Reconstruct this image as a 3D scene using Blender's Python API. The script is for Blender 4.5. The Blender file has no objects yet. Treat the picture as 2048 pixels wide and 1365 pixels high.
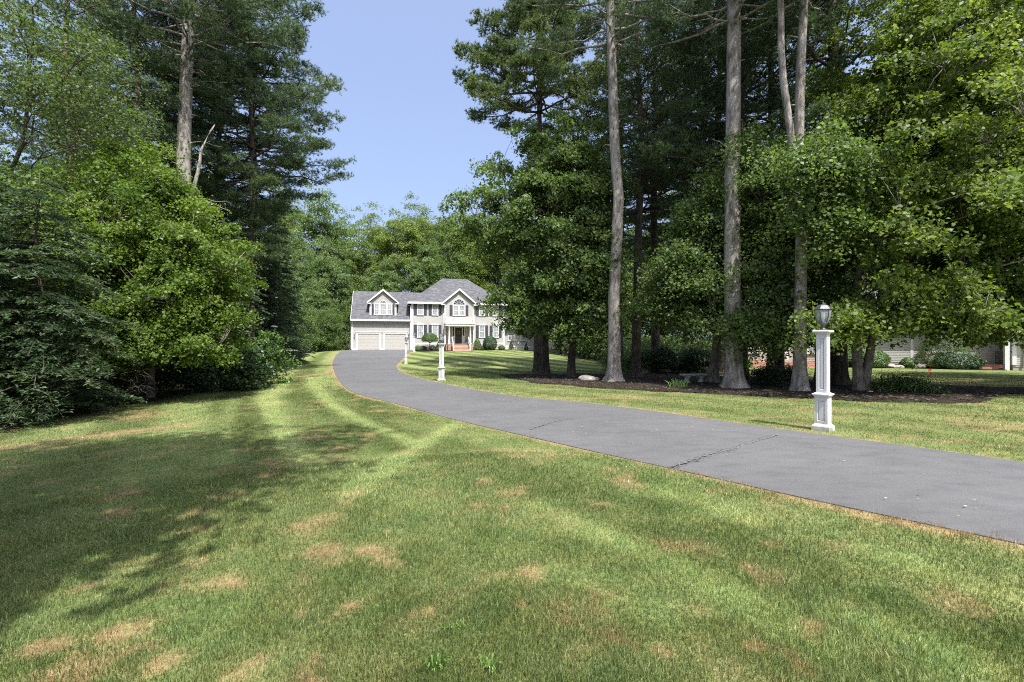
import bpy, math, random
import numpy as np
from math import sin, cos, pi, radians as R

S = bpy.context.scene
C = S.collection
rnd = random.Random(7)
SUN_E=2.9; SKY_S=.15; AIR=1.0; DUST=6.0; OZ=4.0; EXPO=1.52
RNG = np.random.default_rng(11)
F = 900.0            # focal length in photo pixels, used only to recover world positions
EYE = 1.6

# ------------------------------------------------------------------ terrain
CP = [(0,0,0),(8,0,0.02),(-8,0,-.1),(0,-20,0),(25,-20,0),(-25,-20,-.3),(0,5,-.08),(4,4,-.04),(0,9,-.2),(6,8.7,-.135),
      (-11.5,10,-.5),(-6,6,-.22),(-13.6,18,-.6),(12,9,-.12),(18,16,-.22),(10.5,16,-.27),(-3.66,23.4,-.48),(0,18,-.40),(8,18,-.33),
      (4.8,21,-.4),(-9.2,36,-.62),(-9.6,40.9,-.5),(-12.3,56.6,.19),(-20.65,58,.40),(-13,60,.42),(-6,61,.42),(0,63,.38),
      (4,65,.12),(8,36,-.75),(5.3,50,-.26),(-21.7,56,.32),(-25.6,52,-.45),(-17.8,30,-.58),(-3.7,45,-.27),(-4.7,57,.17),
      (24,32,-.3),(32,30,-.3),(17,30,-.35),(38,33,-.35),(11,27,-.5),(12,55,-.9),(25,60,-.4),(-30,40,-.9),(-22,22,-.8),(-30,75,-.2),
      (-15,80,.4),(5,80,.2),(60,90,-.3),(0,100,.2),(-60,90,-.3),(-60,20,-1.0),(60,20,-.4),(60,-35,0),(-60,-35,-.4),(-22,6,-.7)]
_cp = np.array(CP, float); _n = len(_cp)
def _phi(r2): return 0.5*r2*np.log(r2+1e-9)
_d2 = ((_cp[:,None,:2]-_cp[None,:,:2])**2).sum(-1)
_A = np.zeros((_n+3,_n+3)); _A[:_n,:_n] = _phi(_d2)+np.eye(_n)*2.0
_A[:_n,_n]=1; _A[:_n,_n+1:]=_cp[:,:2]; _A[_n,:_n]=1; _A[_n+1:,:_n]=_cp[:,:2].T
_w = np.linalg.solve(_A, np.concatenate([_cp[:,2],[0,0,0]]))
def ZA(x, y):
    x = np.clip(np.asarray(x,float),-60,60); y = np.clip(np.asarray(y,float),-35,100)
    shp = x.shape; x=x.ravel(); y=y.ravel(); out = np.empty(len(x))
    for i in range(0,len(x),20000):
        xs=x[i:i+20000]; ys=y[i:i+20000]
        r2=(xs[:,None]-_cp[None,:,0])**2+(ys[:,None]-_cp[None,:,1])**2
        out[i:i+20000]=_phi(r2)@_w[:_n]+_w[_n]+_w[_n+1]*xs+_w[_n+2]*ys
    return out.reshape(shp)
def Z(x, y): return float(ZA([x],[y])[0])
def G(px, py):                       # ground point seen at a pixel of the photograph
    k=(px-1024)/F; m=(682.5-py)/F
    Y=1.5
    while Y<120:
        if EYE+m*Y < Z(k*Y,Y): break
        Y*=1.02
    a,b=Y/1.02,Y
    for _ in range(18):
        c=(a+b)/2
        if EYE+m*c < Z(k*c,c): b=c
        else: a=c
    return (k*b,b)
def at(px, Y): return ((px-1024)/F*Y, Y)

# ------------------------------------------------------------------ object helpers
def tag(o, label=None, cat=None, group=None, kind=None):
    if label: o['label']=label
    if cat: o['category']=cat
    if group: o['group']=group
    if kind: o['kind']=kind
    return o
def empty(name, loc=(0,0,0), rz=0, label=None, cat=None, group=None):
    o=bpy.data.objects.new(name,None); C.objects.link(o); o.location=loc; o.rotation_euler=(0,0,rz)
    o.empty_display_size=.2
    return tag(o,label,cat,group)
def link(name, me, parent=None):
    o=bpy.data.objects.new(name,me); C.objects.link(o)
    if parent is not None: o.parent=parent
    return o
def dup(root, loc, rz=None, scale=None, label=None, group=None):
    def cp(o, par):
        c=o.copy(); C.objects.link(c)
        if par is not None:
            c.parent=par
            for k in ('label','category','group'):
                pass
        for ch in o.children: cp(ch,c)
        return c
    r=cp(root,None); r.location=loc
    if rz is not None: r.rotation_euler=(0,0,rz)
    if scale is not None: r.scale=scale if hasattr(scale,'__len__') else (scale,)*3
    if label: r['label']=label
    if group: r['group']=group
    return r
def npmesh(name, V, Fc, mat, attrs=None, smooth=False, colattr=None):
    """V (n,3); Fc (m,k) same-size polygons"""
    V=np.asarray(V,np.float32); Fc=np.asarray(Fc,np.int32); k=Fc.shape[1]; m=len(Fc)
    me=bpy.data.meshes.new(name); me.vertices.add(len(V)); me.vertices.foreach_set('co',V.ravel())
    me.loops.add(m*k); me.loops.foreach_set('vertex_index',Fc.ravel())
    me.polygons.add(m); me.polygons.foreach_set('loop_start',np.arange(0,m*k,k,dtype=np.int32))
    try: me.polygons.foreach_set('loop_total',np.full(m,k,np.int32))
    except Exception: pass
    if smooth: me.polygons.foreach_set('use_smooth',np.ones(m,bool))
    for an,av in (attrs or {}).items():
        a=me.attributes.new(an,'FLOAT','POINT'); a.data.foreach_set('value',np.asarray(av,np.float32))
    me.materials.append(mat); me.update(); me.validate()
    return me

class MB:
    def __init__(s): s.v=[]; s.f=[]; s.sm=[]
    def quad(s,a,b,c,d,sm=False):
        i=len(s.v); s.v+= [a,b,c,d]; s.f.append((i,i+1,i+2,i+3)); s.sm.append(sm)
    def poly(s,pts,sm=False):
        i=len(s.v); s.v+=list(pts); s.f.append(tuple(range(i,i+len(pts)))); s.sm.append(sm)
    def box(s,x0,y0,z0,x1,y1,z1):
        i=len(s.v); s.v+=[(x0,y0,z0),(x1,y0,z0),(x1,y1,z0),(x0,y1,z0),(x0,y0,z1),(x1,y0,z1),(x1,y1,z1),(x0,y1,z1)]
        for f in ((0,3,2,1),(4,5,6,7),(0,1,5,4),(1,2,6,5),(2,3,7,6),(3,0,4,7)): s.f.append(tuple(i+k for k in f)); s.sm.append(False)
        return s
    def frus(s,z0,w0,z1,w1,cx=0,cy=0):    # square frustum
        a,b=w0/2,w1/2; i=len(s.v)
        s.v+=[(cx-a,cy-a,z0),(cx+a,cy-a,z0),(cx+a,cy+a,z0),(cx-a,cy+a,z0),(cx-b,cy-b,z1),(cx+b,cy-b,z1),(cx+b,cy+b,z1),(cx-b,cy+b,z1)]
        for f in ((0,3,2,1),(4,5,6,7),(0,1,5,4),(1,2,6,5),(2,3,7,6),(3,0,4,7)): s.f.append(tuple(i+k for k in f)); s.sm.append(False)
        return s
    def prism(s,pts,y0,y1):               # polygon in xz extruded along y
        n=len(pts); i=len(s.v)
        s.v+=[(p[0],y0,p[1]) for p in pts]+[(p[0],y1,p[1]) for p in pts]
        s.f.append(tuple(range(i,i+n))); s.sm.append(False)
        s.f.append(tuple(i+n+k for k in reversed(range(n)))); s.sm.append(False)
        for k in range(n):
            k2=(k+1)%n; s.f.append((i+k,i+n+k,i+n+k2,i+k2)); s.sm.append(False)
        return s
    def slab(s,pts,t):                    # planar polygon in 3-D given thickness t downwards
        n=len(pts); i=len(s.v)
        s.v+=[tuple(p) for p in pts]+[(p[0],p[1],p[2]-t) for p in pts]
        s.f.append(tuple(range(i,i+n))); s.sm.append(False)
        s.f.append(tuple(i+n+k for k in reversed(range(n)))); s.sm.append(False)
        for k in range(n):
            k2=(k+1)%n; s.f.append((i+k,i+n+k,i+n+k2,i+k2)); s.sm.append(False)
        return s
    def lathe(s,prof,n=16,cx=0,cy=0,sm=True,rot=0):
        i=len(s.v)
        for (r,z) in prof:
            for k in range(n):
                a=rot+2*pi*k/n; s.v.append((cx+r*cos(a),cy+r*sin(a),z))
        for j in range(len(prof)-1):
            for k in range(n):
                k2=(k+1)%n; s.f.append((i+j*n+k,i+j*n+k2,i+(j+1)*n+k2,i+(j+1)*n+k)); s.sm.append(sm)
        s.f.append(tuple(i+k for k in reversed(range(n)))); s.sm.append(False)
        e=i+(len(prof)-1)*n; s.f.append(tuple(e+k for k in range(n))); s.sm.append(False)
        return s
    def tube(s,pts,rad,n=6):
        P=[np.array(p,float) for p in pts]
        if not hasattr(rad,'__len__'): rad=[rad]*len(P)
        i=len(s.v)
        for j,p in enumerate(P):
            t=P[min(j+1,len(P)-1)]-P[max(j-1,0)]; t/=np.linalg.norm(t)+1e-9
            up=np.array((0,0,1.)) if abs(t[2])<.9 else np.array((1.,0,0))
            a=np.cross(t,up); a/=np.linalg.norm(a); b=np.cross(a,t)
            for k in range(n):
                th=2*pi*k/n; q=p+rad[j]*(cos(th)*a+sin(th)*b); s.v.append(tuple(q))
        for j in range(len(P)-1):
            for k in range(n):
                k2=(k+1)%n; s.f.append((i+j*n+k,i+j*n+k2,i+(j+1)*n+k2,i+(j+1)*n+k)); s.sm.append(True)
        s.f.append(tuple(i+k for k in reversed(range(n)))); s.sm.append(False)
        e=i+(len(P)-1)*n; s.f.append(tuple(e+k for k in range(n))); s.sm.append(False)
        return s
    def mesh(s,name,mat):
        me=bpy.data.meshes.new(name); me.from_pydata([tuple(map(float,v)) for v in s.v],[],s.f)
        me.polygons.foreach_set('use_smooth',s.sm); me.materials.append(mat); me.update()
        return me
    def build(s,name,mat,parent=None,bevel=0):
        o=link(name,s.mesh(name,mat),parent)
        if bevel:
            b=o.modifiers.new('b','BEVEL'); b.width=bevel; b.segments=2; b.limit_method='ANGLE'
        return o

# ------------------------------------------------------------------ materials
def newmat(name):
    m=bpy.data.materials.new(name); m.use_nodes=True; nt=m.node_tree
    return m,nt,nt.nodes['Principled BSDF'],nt.nodes['Material Output']
def N(nt,t,**kw):
    n=nt.nodes.new(t)
    for k,v in kw.items():
        if k in n.inputs: n.inputs[k].default_value=v
        else: setattr(n,k,v)
    return n
def ramp(nt,fac,stops):
    r=N(nt,'ShaderNodeValToRGB'); cr=r.color_ramp
    while len(cr.elements)<len(stops): cr.elements.new(.5)
    for e,(p,c) in zip(cr.elements,stops):
        e.position=p; e.color=(c[0],c[1],c[2],1) if hasattr(c,'__len__') else (c,c,c,1)
    nt.links.new(fac,r.inputs[0]); return r.outputs[0]
def mixc(nt,fac,a,b,mode='MIX'):
    m=N(nt,'ShaderNodeMix',data_type='RGBA',blend_type=mode)
    for s,v in ((m.inputs[0],fac),(m.inputs[6],a),(m.inputs[7],b)):
        if hasattr(v,'is_output'): nt.links.new(v,s)
        elif hasattr(v,'__len__'): s.default_value=(v[0],v[1],v[2],1)
        else: s.default_value=v
    return m.outputs[2]
def math_(nt,op,a,b=0.0,clamp=False):
    m=N(nt,'ShaderNodeMath',operation=op,use_clamp=clamp)
    for s,v in ((m.inputs[0],a),(m.inputs[1],b)):
        if hasattr(v,'is_output'): nt.links.new(v,s)
        else: s.default_value=v
    return m.outputs[0]
def noise(nt,scale,detail=4,rough=.55,coord='Object',vec=None,stretch=None,ty='FBM'):
    if vec is None:
        tc=N(nt,'ShaderNodeTexCoord'); vec=tc.outputs[coord]
    if stretch:
        mp=N(nt,'ShaderNodeMapping'); mp.inputs['Scale'].default_value=stretch; nt.links.new(vec,mp.inputs[0]); vec=mp.outputs[0]
    n=N(nt,'ShaderNodeTexNoise'); n.inputs['Scale'].default_value=scale; n.inputs['Detail'].default_value=detail; n.inputs['Roughness'].default_value=rough
    nt.links.new(vec,n.inputs['Vector']); return n.outputs[0]
def bump(nt,bs,h,strength=.3,dist=.02):
    b=N(nt,'ShaderNodeBump'); b.inputs['Strength'].default_value=strength; b.inputs['Distance'].default_value=dist
    nt.links.new(h,b.inputs['Height']); nt.links.new(b.outputs[0],bs.inputs['Normal']); return b
def plain(name,col,rough=.6,var=.12,scale=3,metal=0,spec=.4,bm=0,bscale=40):
    m,nt,bs,out=newmat(name); bs.inputs['Roughness'].default_value=rough; bs.inputs['Metallic'].default_value=metal
    bs.inputs['Specular IOR Level'].default_value=spec
    n=noise(nt,scale,5); lo=[c*(1-var) for c in col]; hi=[min(1,c*(1+var)) for c in col]
    nt.links.new(ramp(nt,n,[(.3,lo),(.7,hi)]),bs.inputs['Base Color'])
    if bm: bump(nt,bs,noise(nt,bscale,4),bm,.01)
    return m
def leafmat(name,c0,c1,c2,trans=.35,rough=.42,tc=None,spec=.5):
    m,nt,bs,out=newmat(name); a=N(nt,'ShaderNodeAttribute',attribute_name='tint')
    col=ramp(nt,a.outputs['Fac'],[(0,c0),(.5,c1),(1,c2)])
    nt.links.new(col,bs.inputs['Base Color']); bs.inputs['Roughness'].default_value=rough; bs.inputs['Specular IOR Level'].default_value=spec
    tr=N(nt,'ShaderNodeBsdfTranslucent'); t=mixc(nt,1.0,col,tc or (1.6,1.5,.6),'MULTIPLY'); nt.links.new(t,tr.inputs[0])
    mx=N(nt,'ShaderNodeMixShader'); mx.inputs[0].default_value=trans
    nt.links.new(bs.outputs[0],mx.inputs[1]); nt.links.new(tr.outputs[0],mx.inputs[2]); nt.links.new(mx.outputs[0],out.inputs[0])
    return m
def barkmat(name,c0,c1,c2,sc=9,bs_=.6,stretch=(1,1,.38),patch=None):
    m,nt,bs,out=newmat(name); bs.inputs['Roughness'].default_value=.9; bs.inputs['Specular IOR Level'].default_value=.15
    n=noise(nt,sc,7,.65,stretch=stretch); n2=noise(nt,1.3,4)
    col=ramp(nt,n,[(.36,c0),(.5,c1),(.66,c2)])
    col=mixc(nt,ramp(nt,n2,[(.45,0),(.7,.5)]),col,[c*1.25 for c in c2] if patch is None else patch)
    n3=noise(nt,60,3,.6)
    col=mixc(nt,.35,col,ramp(nt,n3,[(.35,.35),(.65,1.0)]),'MULTIPLY')
    nt.links.new(col,bs.inputs['Base Color'])
    h=math_(nt,'ADD',n,math_(nt,'MULTIPLY',n3,.25)); bump(nt,bs,h,bs_,.06)
    return m
M={}
M['maple']=leafmat('maple_leaf',(.066,.112,.034),(.122,.188,.060),(.21,.285,.11),.45,.48,tc=(1.4,1.45,.7),spec=.35)
M['maple_bright']=leafmat('bright_maple_leaf',(.08,.13,.028),(.135,.20,.048),(.23,.295,.09),.46,.48,tc=(1.5,1.45,.6),spec=.35)
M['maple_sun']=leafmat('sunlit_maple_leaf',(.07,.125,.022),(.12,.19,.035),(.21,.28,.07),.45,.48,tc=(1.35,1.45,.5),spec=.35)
M['oak']=leafmat('hazy_oak_leaf',(.08,.14,.05),(.13,.205,.08),(.22,.30,.135),.4,.5,spec=.3)  # far-tree foliage, distance haze put into the paler leaf colour
M['locust']=leafmat('hazy_locust_leaf',(.11,.17,.045),(.155,.225,.06),(.23,.30,.09),.4,.5,spec=.3)  # also lightened for the far trees, haze painted into the colour
M['dark_leaf']=leafmat('dark_leaf',(.05,.09,.032),(.09,.145,.05),(.16,.22,.088),.42,.48,spec=.3)
M['pine']=leafmat('pine_needle',(.046,.084,.044),(.09,.146,.07),(.165,.23,.105),.36,.5,(1.3,1.3,.8),.3)
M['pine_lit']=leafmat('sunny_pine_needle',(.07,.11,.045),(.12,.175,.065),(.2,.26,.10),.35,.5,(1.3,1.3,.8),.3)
M['hemlock']=leafmat('hemlock_needle',(.036,.066,.038),(.068,.112,.056),(.125,.175,.085),.3,.5,(1.3,1.3,.8),.3)
M['box']=leafmat('boxwood_leaf',(.04,.09,.02),(.07,.135,.03),(.12,.2,.04),.2,.45)
M['box_dark']=leafmat('yew_leaf',(.018,.045,.015),(.03,.07,.02),(.06,.11,.03),.15,.45)
M['box_yellow']=leafmat('golden_leaf',(.13,.19,.02),(.2,.26,.03),(.3,.34,.05),.3,.45)
M['bark_grey']=barkmat('grey_bark',(.10,.085,.07),(.19,.165,.14),(.29,.26,.225),13)
M['bark_dark']=barkmat('dark_bark',(.04,.032,.026),(.085,.07,.058),(.15,.125,.105))
M['bark_brown']=barkmat('brown_bark',(.07,.045,.03),(.16,.11,.075),(.27,.19,.13))
M['bark_pale']=barkmat('pale_bark',(.12,.103,.088),(.28,.252,.225),(.46,.42,.385),7,.9,(1,1,.3))
M['deadwood']=barkmat('dead_wood',(.10,.08,.06),(.19,.16,.13),(.30,.26,.22),14,.4)
M['white']=plain('white_paint',(.64,.64,.64),.45,.04,2)
M['postwhite']=plain('post_paint',(.62,.62,.63),.5,.07,6,bm=.05,bscale=60)
m,nt,bs,out=newmat('weathered_post_paint'); bs.inputs['Roughness'].default_value=.5
tc=N(nt,'ShaderNodeTexCoord'); sp=N(nt,'ShaderNodeSeparateXYZ'); nt.links.new(tc.outputs['Object'],sp.inputs[0])
st_=noise(nt,9,6,.7,stretch=(1,1,.25)); hgt=ramp(nt,sp.outputs[2],[(.0,1),(.30,.12),(1,.06)])
nt.links.new(mixc(nt,math_(nt,'MULTIPLY',hgt,ramp(nt,st_,[(.35,.1),(.65,1)])),(.57,.57,.58),(.22,.21,.16)),bs.inputs['Base Color']); M['postwhite']=m
M['siding']=plain('greige_clapboard',(.385,.378,.362),.6,.05,1.2)
M['siding2']=plain('cream_clapboard',(.40,.39,.35),.6,.05,1.2)
M['garagedoor']=plain('almond_garage_door',(.41,.397,.37),.5,.03,1.5)
M['shutter']=plain('navy_shutter',(.035,.037,.055),.5,.15,3)
M['black']=plain('black_metal',(.035,.036,.04),.4,.3,20,metal=.3,bm=.1)
M['lantern']=plain('weathered_lantern_metal',(.09,.095,.105),.45,.3,30,metal=.5,bm=.15)
M['bulb']=plain('frosted_bulb',(.8,.8,.78),.25,.02)
M['door']=plain('black_door',(.03,.035,.045),.35,.1)
M['stone']=plain('pale_stone',(.40,.39,.36),.85,.25,7,bm=.6,bscale=25)
M['concrete']=plain('grey_concrete',(.36,.35,.33),.9,.15,4,bm=.3)
M['rock']=plain('fieldstone',(.30,.28,.25),.9,.35,4,bm=.8,bscale=14)
M['curtain']=plain('curtain',(.55,.55,.52),.8,.1,6)
M['orange']=plain('orange_marker',(.75,.12,.03),.5,.05)
M['gold']=plain('wreath_sprigs',(.35,.30,.10),.7,.4,30)
M['blue']=plain('blue_ceramic',(.05,.16,.25),.3,.2)
# window glass: reflective dark glazing over pale blinds
m,nt,bs,out=newmat('window_glass'); n=noise(nt,2.2,2)
nt.links.new(ramp(nt,n,[(.35,(.20,.22,.235)),(.65,(.34,.355,.36))]),bs.inputs['Base Color']); bs.inputs['Roughness'].default_value=.12; bs.inputs['Specular IOR Level'].default_value=.7; M['glass']=m
m,nt,bs,out=newmat('dark_window_glass'); bs.inputs['Base Color'].default_value=(.05,.06,.07,1); bs.inputs['Roughness'].default_value=.08; M['glass_dark']=m
m,nt,bs,out=newmat('lantern_glass'); n=noise(nt,9,3)
nt.links.new(ramp(nt,n,[(.3,(.62,.66,.66)),(.7,(.78,.82,.82))]),bs.inputs['Base Color']); bs.inputs['Roughness'].default_value=.12
bs.inputs['Transmission Weight'].default_value=.75; bs.inputs['IOR'].default_value=1.1; M['lglass']=m
# roof shingles
m,nt,bs,out=newmat('slate_grey_shingles')
tc=N(nt,'ShaderNodeTexCoord'); mp=N(nt,'ShaderNodeMapping'); mp.inputs['Scale'].default_value=(3.2,3.2,7); nt.links.new(tc.outputs['Object'],mp.inputs[0])
v=N(nt,'ShaderNodeTexVoronoi'); v.inputs['Scale'].default_value=1.0; nt.links.new(mp.outputs[0],v.inputs[0])
sep=N(nt,'ShaderNodeSeparateColor'); nt.links.new(v.outputs['Color'],sep.inputs[0])
c=ramp(nt,sep.outputs[0],[(.0,(.058,.059,.066)),(.5,(.080,.081,.089)),(1,(.118,.12,.128))])
c=mixc(nt,.5,c,ramp(nt,noise(nt,26,3),[(.3,.6),(.7,1.35)]),'MULTIPLY'); nt.links.new(c,bs.inputs['Base Color']); bs.inputs['Roughness'].default_value=.9
w=N(nt,'ShaderNodeTexWave',wave_type='BANDS',bands_direction='Z',wave_profile='SAW'); w.inputs['Scale'].default_value=1.6; nt.links.new(tc.outputs['Object'],w.inputs[0]); bump(nt,bs,w.outputs[0],.4,.02)
M['roof']=m
# brick
m,nt,bs,out=newmat('red_brick'); tc=N(nt,'ShaderNodeTexCoord'); mp=N(nt,'ShaderNodeMapping'); mp.inputs['Rotation'].default_value=(R(90),0,0); nt.links.new(tc.outputs['Object'],mp.inputs[0])
b=N(nt,'ShaderNodeTexBrick'); b.inputs['Scale'].default_value=4; b.inputs['Color1'].default_value=(.30,.12,.075,1); b.inputs['Color2'].default_value=(.40,.19,.13,1); b.inputs['Mortar'].default_value=(.42,.38,.34,1); b.inputs['Mortar Size'].default_value=.02
nt.links.new(mp.outputs[0],b.inputs[0]); nt.links.new(b.outputs[0],bs.inputs['Base Color']); bs.inputs['Roughness'].default_value=.9; M['brick']=m
M['bluestone']=plain('tan_tread',(.46,.38,.31),.8,.15,6)
# asphalt
m,nt,bs,out=newmat('asphalt'); big=noise(nt,.35,4,.6); mid=noise(nt,2.0,5,.6,stretch=(1,2.2,1)); fine=noise(nt,160,2,.7)
c=ramp(nt,big,[(.3,(.096,.097,.0995)),(.7,(.120,.121,.124))])
c=mixc(nt,.55,c,ramp(nt,mid,[(.3,.72),(.5,1.0),(.72,1.15)]),'MULTIPLY')
c=mixc(nt,.8,c,ramp(nt,fine,[(.3,.6),(.7,1.4)]),'MULTIPLY')
spots=noise(nt,1.1,3,.5); c=mixc(nt,ramp(nt,spots,[(.62,0),(.72,.3)]),c,(.07,.07,.08))
nt.links.new(c,bs.inputs['Base Color']); bs.inputs['Roughness'].default_value=.85; bs.inputs['Specular IOR Level'].default_value=.3; bump(nt,bs,fine,.5,.006); M['asphalt']=m
M['tar']=plain('crack_filler',(.075,.075,.077),.6,.3,8)
M['crackpale']=plain('worn_joint',(.125,.12,.122),.9,.4,14)
# mulch
m,nt,bs,out=newmat('bark_mulch'); n=noise(nt,22,6,.7); n2=noise(nt,1.2,3)
c=ramp(nt,n,[(.3,(.008,.007,.006)),(.5,(.022,.018,.014)),(.68,(.075,.058,.043))]); c=mixc(nt,ramp(nt,n2,[(.45,0),(.7,.45)]),c,(.055,.045,.032))
nt.links.new(c,bs.inputs['Base Color']); bs.inputs['Roughness'].default_value=.95; bs.inputs['Specular IOR Level'].default_value=.1; bump(nt,bs,n,1.0,.04); M['mulch']=m
# turf: attributes dry, stripe, wood on the mesh; shared by ground sheet and blades
def turf(name, blades):
    m,nt,bs,out=newmat(name)
    dry=N(nt,'ShaderNodeAttribute',attribute_name='dry').outputs['Fac']
    st=N(nt,'ShaderNodeAttribute',attribute_name='stripe').outputs['Fac']
    geo=N(nt,'ShaderNodeNewGeometry').outputs['Position']
    n1=noise(nt,.55,5,.6,vec=geo); n2=noise(nt,3.0,5,.65,vec=geo); n3=noise(nt,30,4,.7,vec=geo)
    g=ramp(nt,n1,[(.3,(.062,.110,.028)),(.52,(.092,.137,.040)),(.75,(.130,.162,.056))])
    g=mixc(nt,ramp(nt,n2,[(.42,0),(.72,.55)]),g,(.15,.165,.05))
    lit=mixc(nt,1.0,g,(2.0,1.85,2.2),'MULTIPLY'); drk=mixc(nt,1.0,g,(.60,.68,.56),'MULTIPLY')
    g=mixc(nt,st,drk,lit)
    straw=ramp(nt,n2,[(.3,(.20,.135,.065)),(.7,(.38,.28,.155))])
    if blades:
        t=N(nt,'ShaderNodeAttribute',attribute_name='tint').outputs['Fac']
        g=mixc(nt,1.0,g,ramp(nt,t,[(0,(.6,.66,.6)),(.45,(1.05,1.05,1.05)),(.8,(1.5,1.42,1.5)),(1,(2.4,2.1,2.6))]),'MULTIPLY')
        straw=mixc(nt,1.0,straw,ramp(nt,t,[(0,.75),(1,1.5)]),'MULTIPLY')
        isdry=math_(nt,'GREATER_THAN',math_(nt,'ADD',dry,math_(nt,'MULTIPLY',t,.3)),.62)
        c=mixc(nt,math_(nt,'MAXIMUM',isdry,math_(nt,'MULTIPLY',dry,.5)),g,straw)
        bs.inputs['Roughness'].default_value=.42; bs.inputs['Specular IOR Level'].default_value=.45
        nt.links.new(c,bs.inputs['Base Color'])
        tr=N(nt,'ShaderNodeBsdfTranslucent'); nt.links.new(mixc(nt,1.0,c,(1.5,1.45,.8),'MULTIPLY'),tr.inputs[0])
        mx=N(nt,'ShaderNodeMixShader'); mx.inputs[0].default_value=.3
        nt.links.new(bs.outputs[0],mx.inputs[1]); nt.links.new(tr.outputs[0],mx.inputs[2]); nt.links.new(mx.outputs[0],out.inputs[0])
    else:
        d2=math_(nt,'ADD',dry,math_(nt,'MULTIPLY',math_(nt,'SUBTRACT',n3,.5),.9),True)
        c=mixc(nt,d2,g,straw)
        c=mixc(nt,.75,c,ramp(nt,n3,[(.3,.55),(.5,1.0),(.72,1.45)]),'MULTIPLY')
        wd=N(nt,'ShaderNodeAttribute',attribute_name='wood').outputs['Fac']
        lit2=ramp(nt,noise(nt,7,6,.7,vec=geo),[(.3,(.022,.018,.012)),(.5,(.055,.042,.028)),(.7,(.13,.095,.06))])
        c=mixc(nt,wd,c,lit2)
        nt.links.new(c,bs.inputs['Base Color']); bs.inputs['Roughness'].default_value=.95; bs.inputs['Specular IOR Level'].default_value=.1
        bump(nt,bs,noise(nt,45,3,.7,vec=geo),.8,.03)
    return m
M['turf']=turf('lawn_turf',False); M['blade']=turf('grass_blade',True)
# ------------------------------------------------------------------ ground, driveway, lawn
def seg_dist(x,y,poly):
    """distance of points to a polyline"""
    d=np.full(x.shape,1e9)
    for (x0,y0),(x1,y1) in zip(poly[:-1],poly[1:]):
        dx,dy=x1-x0,y1-y0; L=dx*dx+dy*dy+1e-12
        t=np.clip(((x-x0)*dx+(y-y0)*dy)/L,0,1)
        d=np.minimum(d,np.hypot(x-x0-t*dx,y-y0-t*dy))
    return d
def inside(x,y,poly):
    r=np.zeros(x.shape,bool); n=len(poly)
    for i in range(n):
        x0,y0=poly[i]; x1,y1=poly[(i+1)%n]
        if y0==y1: continue
        c=((y0>y)!=(y1>y))&(x<(x1-x0)*(y-y0)/(y1-y0)+x0); r^=c
    return r
def vnoise(x,y,s,seed):
    g=np.random.default_rng(seed).random((128,128)); u=x/s; v=y/s
    i=np.floor(u).astype(int); j=np.floor(v).astype(int); fu=u-i; fv=v-j; fu=fu*fu*(3-2*fu); fv=fv*fv*(3-2*fv)
    a=g[i%128,j%128]; b=g[(i+1)%128,j%128]; c=g[i%128,(j+1)%128]; d=g[(i+1)%128,(j+1)%128]
    return (a*(1-fu)+b*fu)*(1-fv)+(c*(1-fu)+d*fu)*fv
def fbm(x,y,s,seed,o=4):
    r=0;a=1;t=0
    for k in range(o): r=r+a*vnoise(x+17*k,y-9*k,s/2**k,seed+k); t+=a; a*=.55
    return r/t
def resample(P,n):
    P=np.array(P,float); d=np.concatenate([[0],np.cumsum(np.hypot(*np.diff(P,axis=0).T))])
    # smooth with Catmull-Rom style via dense linear + gaussian
    t=np.linspace(0,d[-1],n*4); q=np.stack([np.interp(t,d,P[:,0]),np.interp(t,d,P[:,1])],1)
    k=max(3,n//14); ker=np.hanning(2*k+1); ker/=ker.sum()
    e=np.pad(q,((k,k),(0,0)),'edge'); e[:k]=2*q[0]-q[1:k+1][::-1]; e[-k:]=2*q[-1]-q[-k-1:-1][::-1]
    q=np.stack([np.convolve(e[:,i],ker,'valid') for i in (0,1)],1)
    return q[::4]
inner_px=[(2048,927),(1900,905),(1700,878),(1500,851),(1300,822),(1150,803.5),(1060,797.4),(999.5,788.6),(938,777.7),(889.6,769),(840.8,758),(809,748.4),(796,740),(791.5,732.5),(801,722.7),(815,709)]
outer_px=[(2048,1090),(1824,1045),(1674,1012),(1524,980),(1374,945),(1224,913),(1060,875),(963,853),(902,838.7),(841,821.6),(792,808),(755,799.6),(719,791),(697,781),(682,768),(672,753),(666,736),(665,724),(670,713),(681,702.6)]
inner=[G(*p) for p in inner_px]; outer=[G(*p) for p in outer_px]
inner=[(19,-8.5),(12.2,-.2)]+inner+[(-13.15,59.75),(-13.0,60.6)]
outer=[(13,-11),(9,-3.0),(6.6,.4)]+outer+[(-21.05,58.9)]
RI=resample(inner,260); RO=resample(outer,260)
drive_poly=[tuple(p) for p in RI]+[tuple(p) for p in RO[::-1]]
inner_l=[tuple(p) for p in RI[::3]]; outer_l=[tuple(p) for p in RO[::3]]

lawn_poly=[(-13,-60),(-12,-5),(-11.2,4),(-11.5,10),(-13.4,17.5),(-16.6,29),(-21,42),(-26.3,53),(-29,62),(-24,74),(-2,80),(8,72),(8.2,62),(8.4,48),(8.8,36),(10.3,29.5),(13.6,27.5),(16,31),(16,44),(50,46),(60,-60)]
bed_px=[(985,748),(1010,756),(1080,768),(1180,776),(1300,783),(1420,789),(1560,796),(1720,803),(1850,806),(1930,806)]
bed=[G(*p) for p in bed_px]+[(19.6,16.6),(18.6,17.6),(16.2,19.6),(14.6,21.2),(13.4,23),(11.8,26.0),(9.6,29.5),(7.5,30.2),(4.6,30.4),(1.2,29.8),(-.7,28.6)]
BB=resample(bed+[bed[0]],220); bed_poly=[tuple(p) for p in BB]

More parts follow.
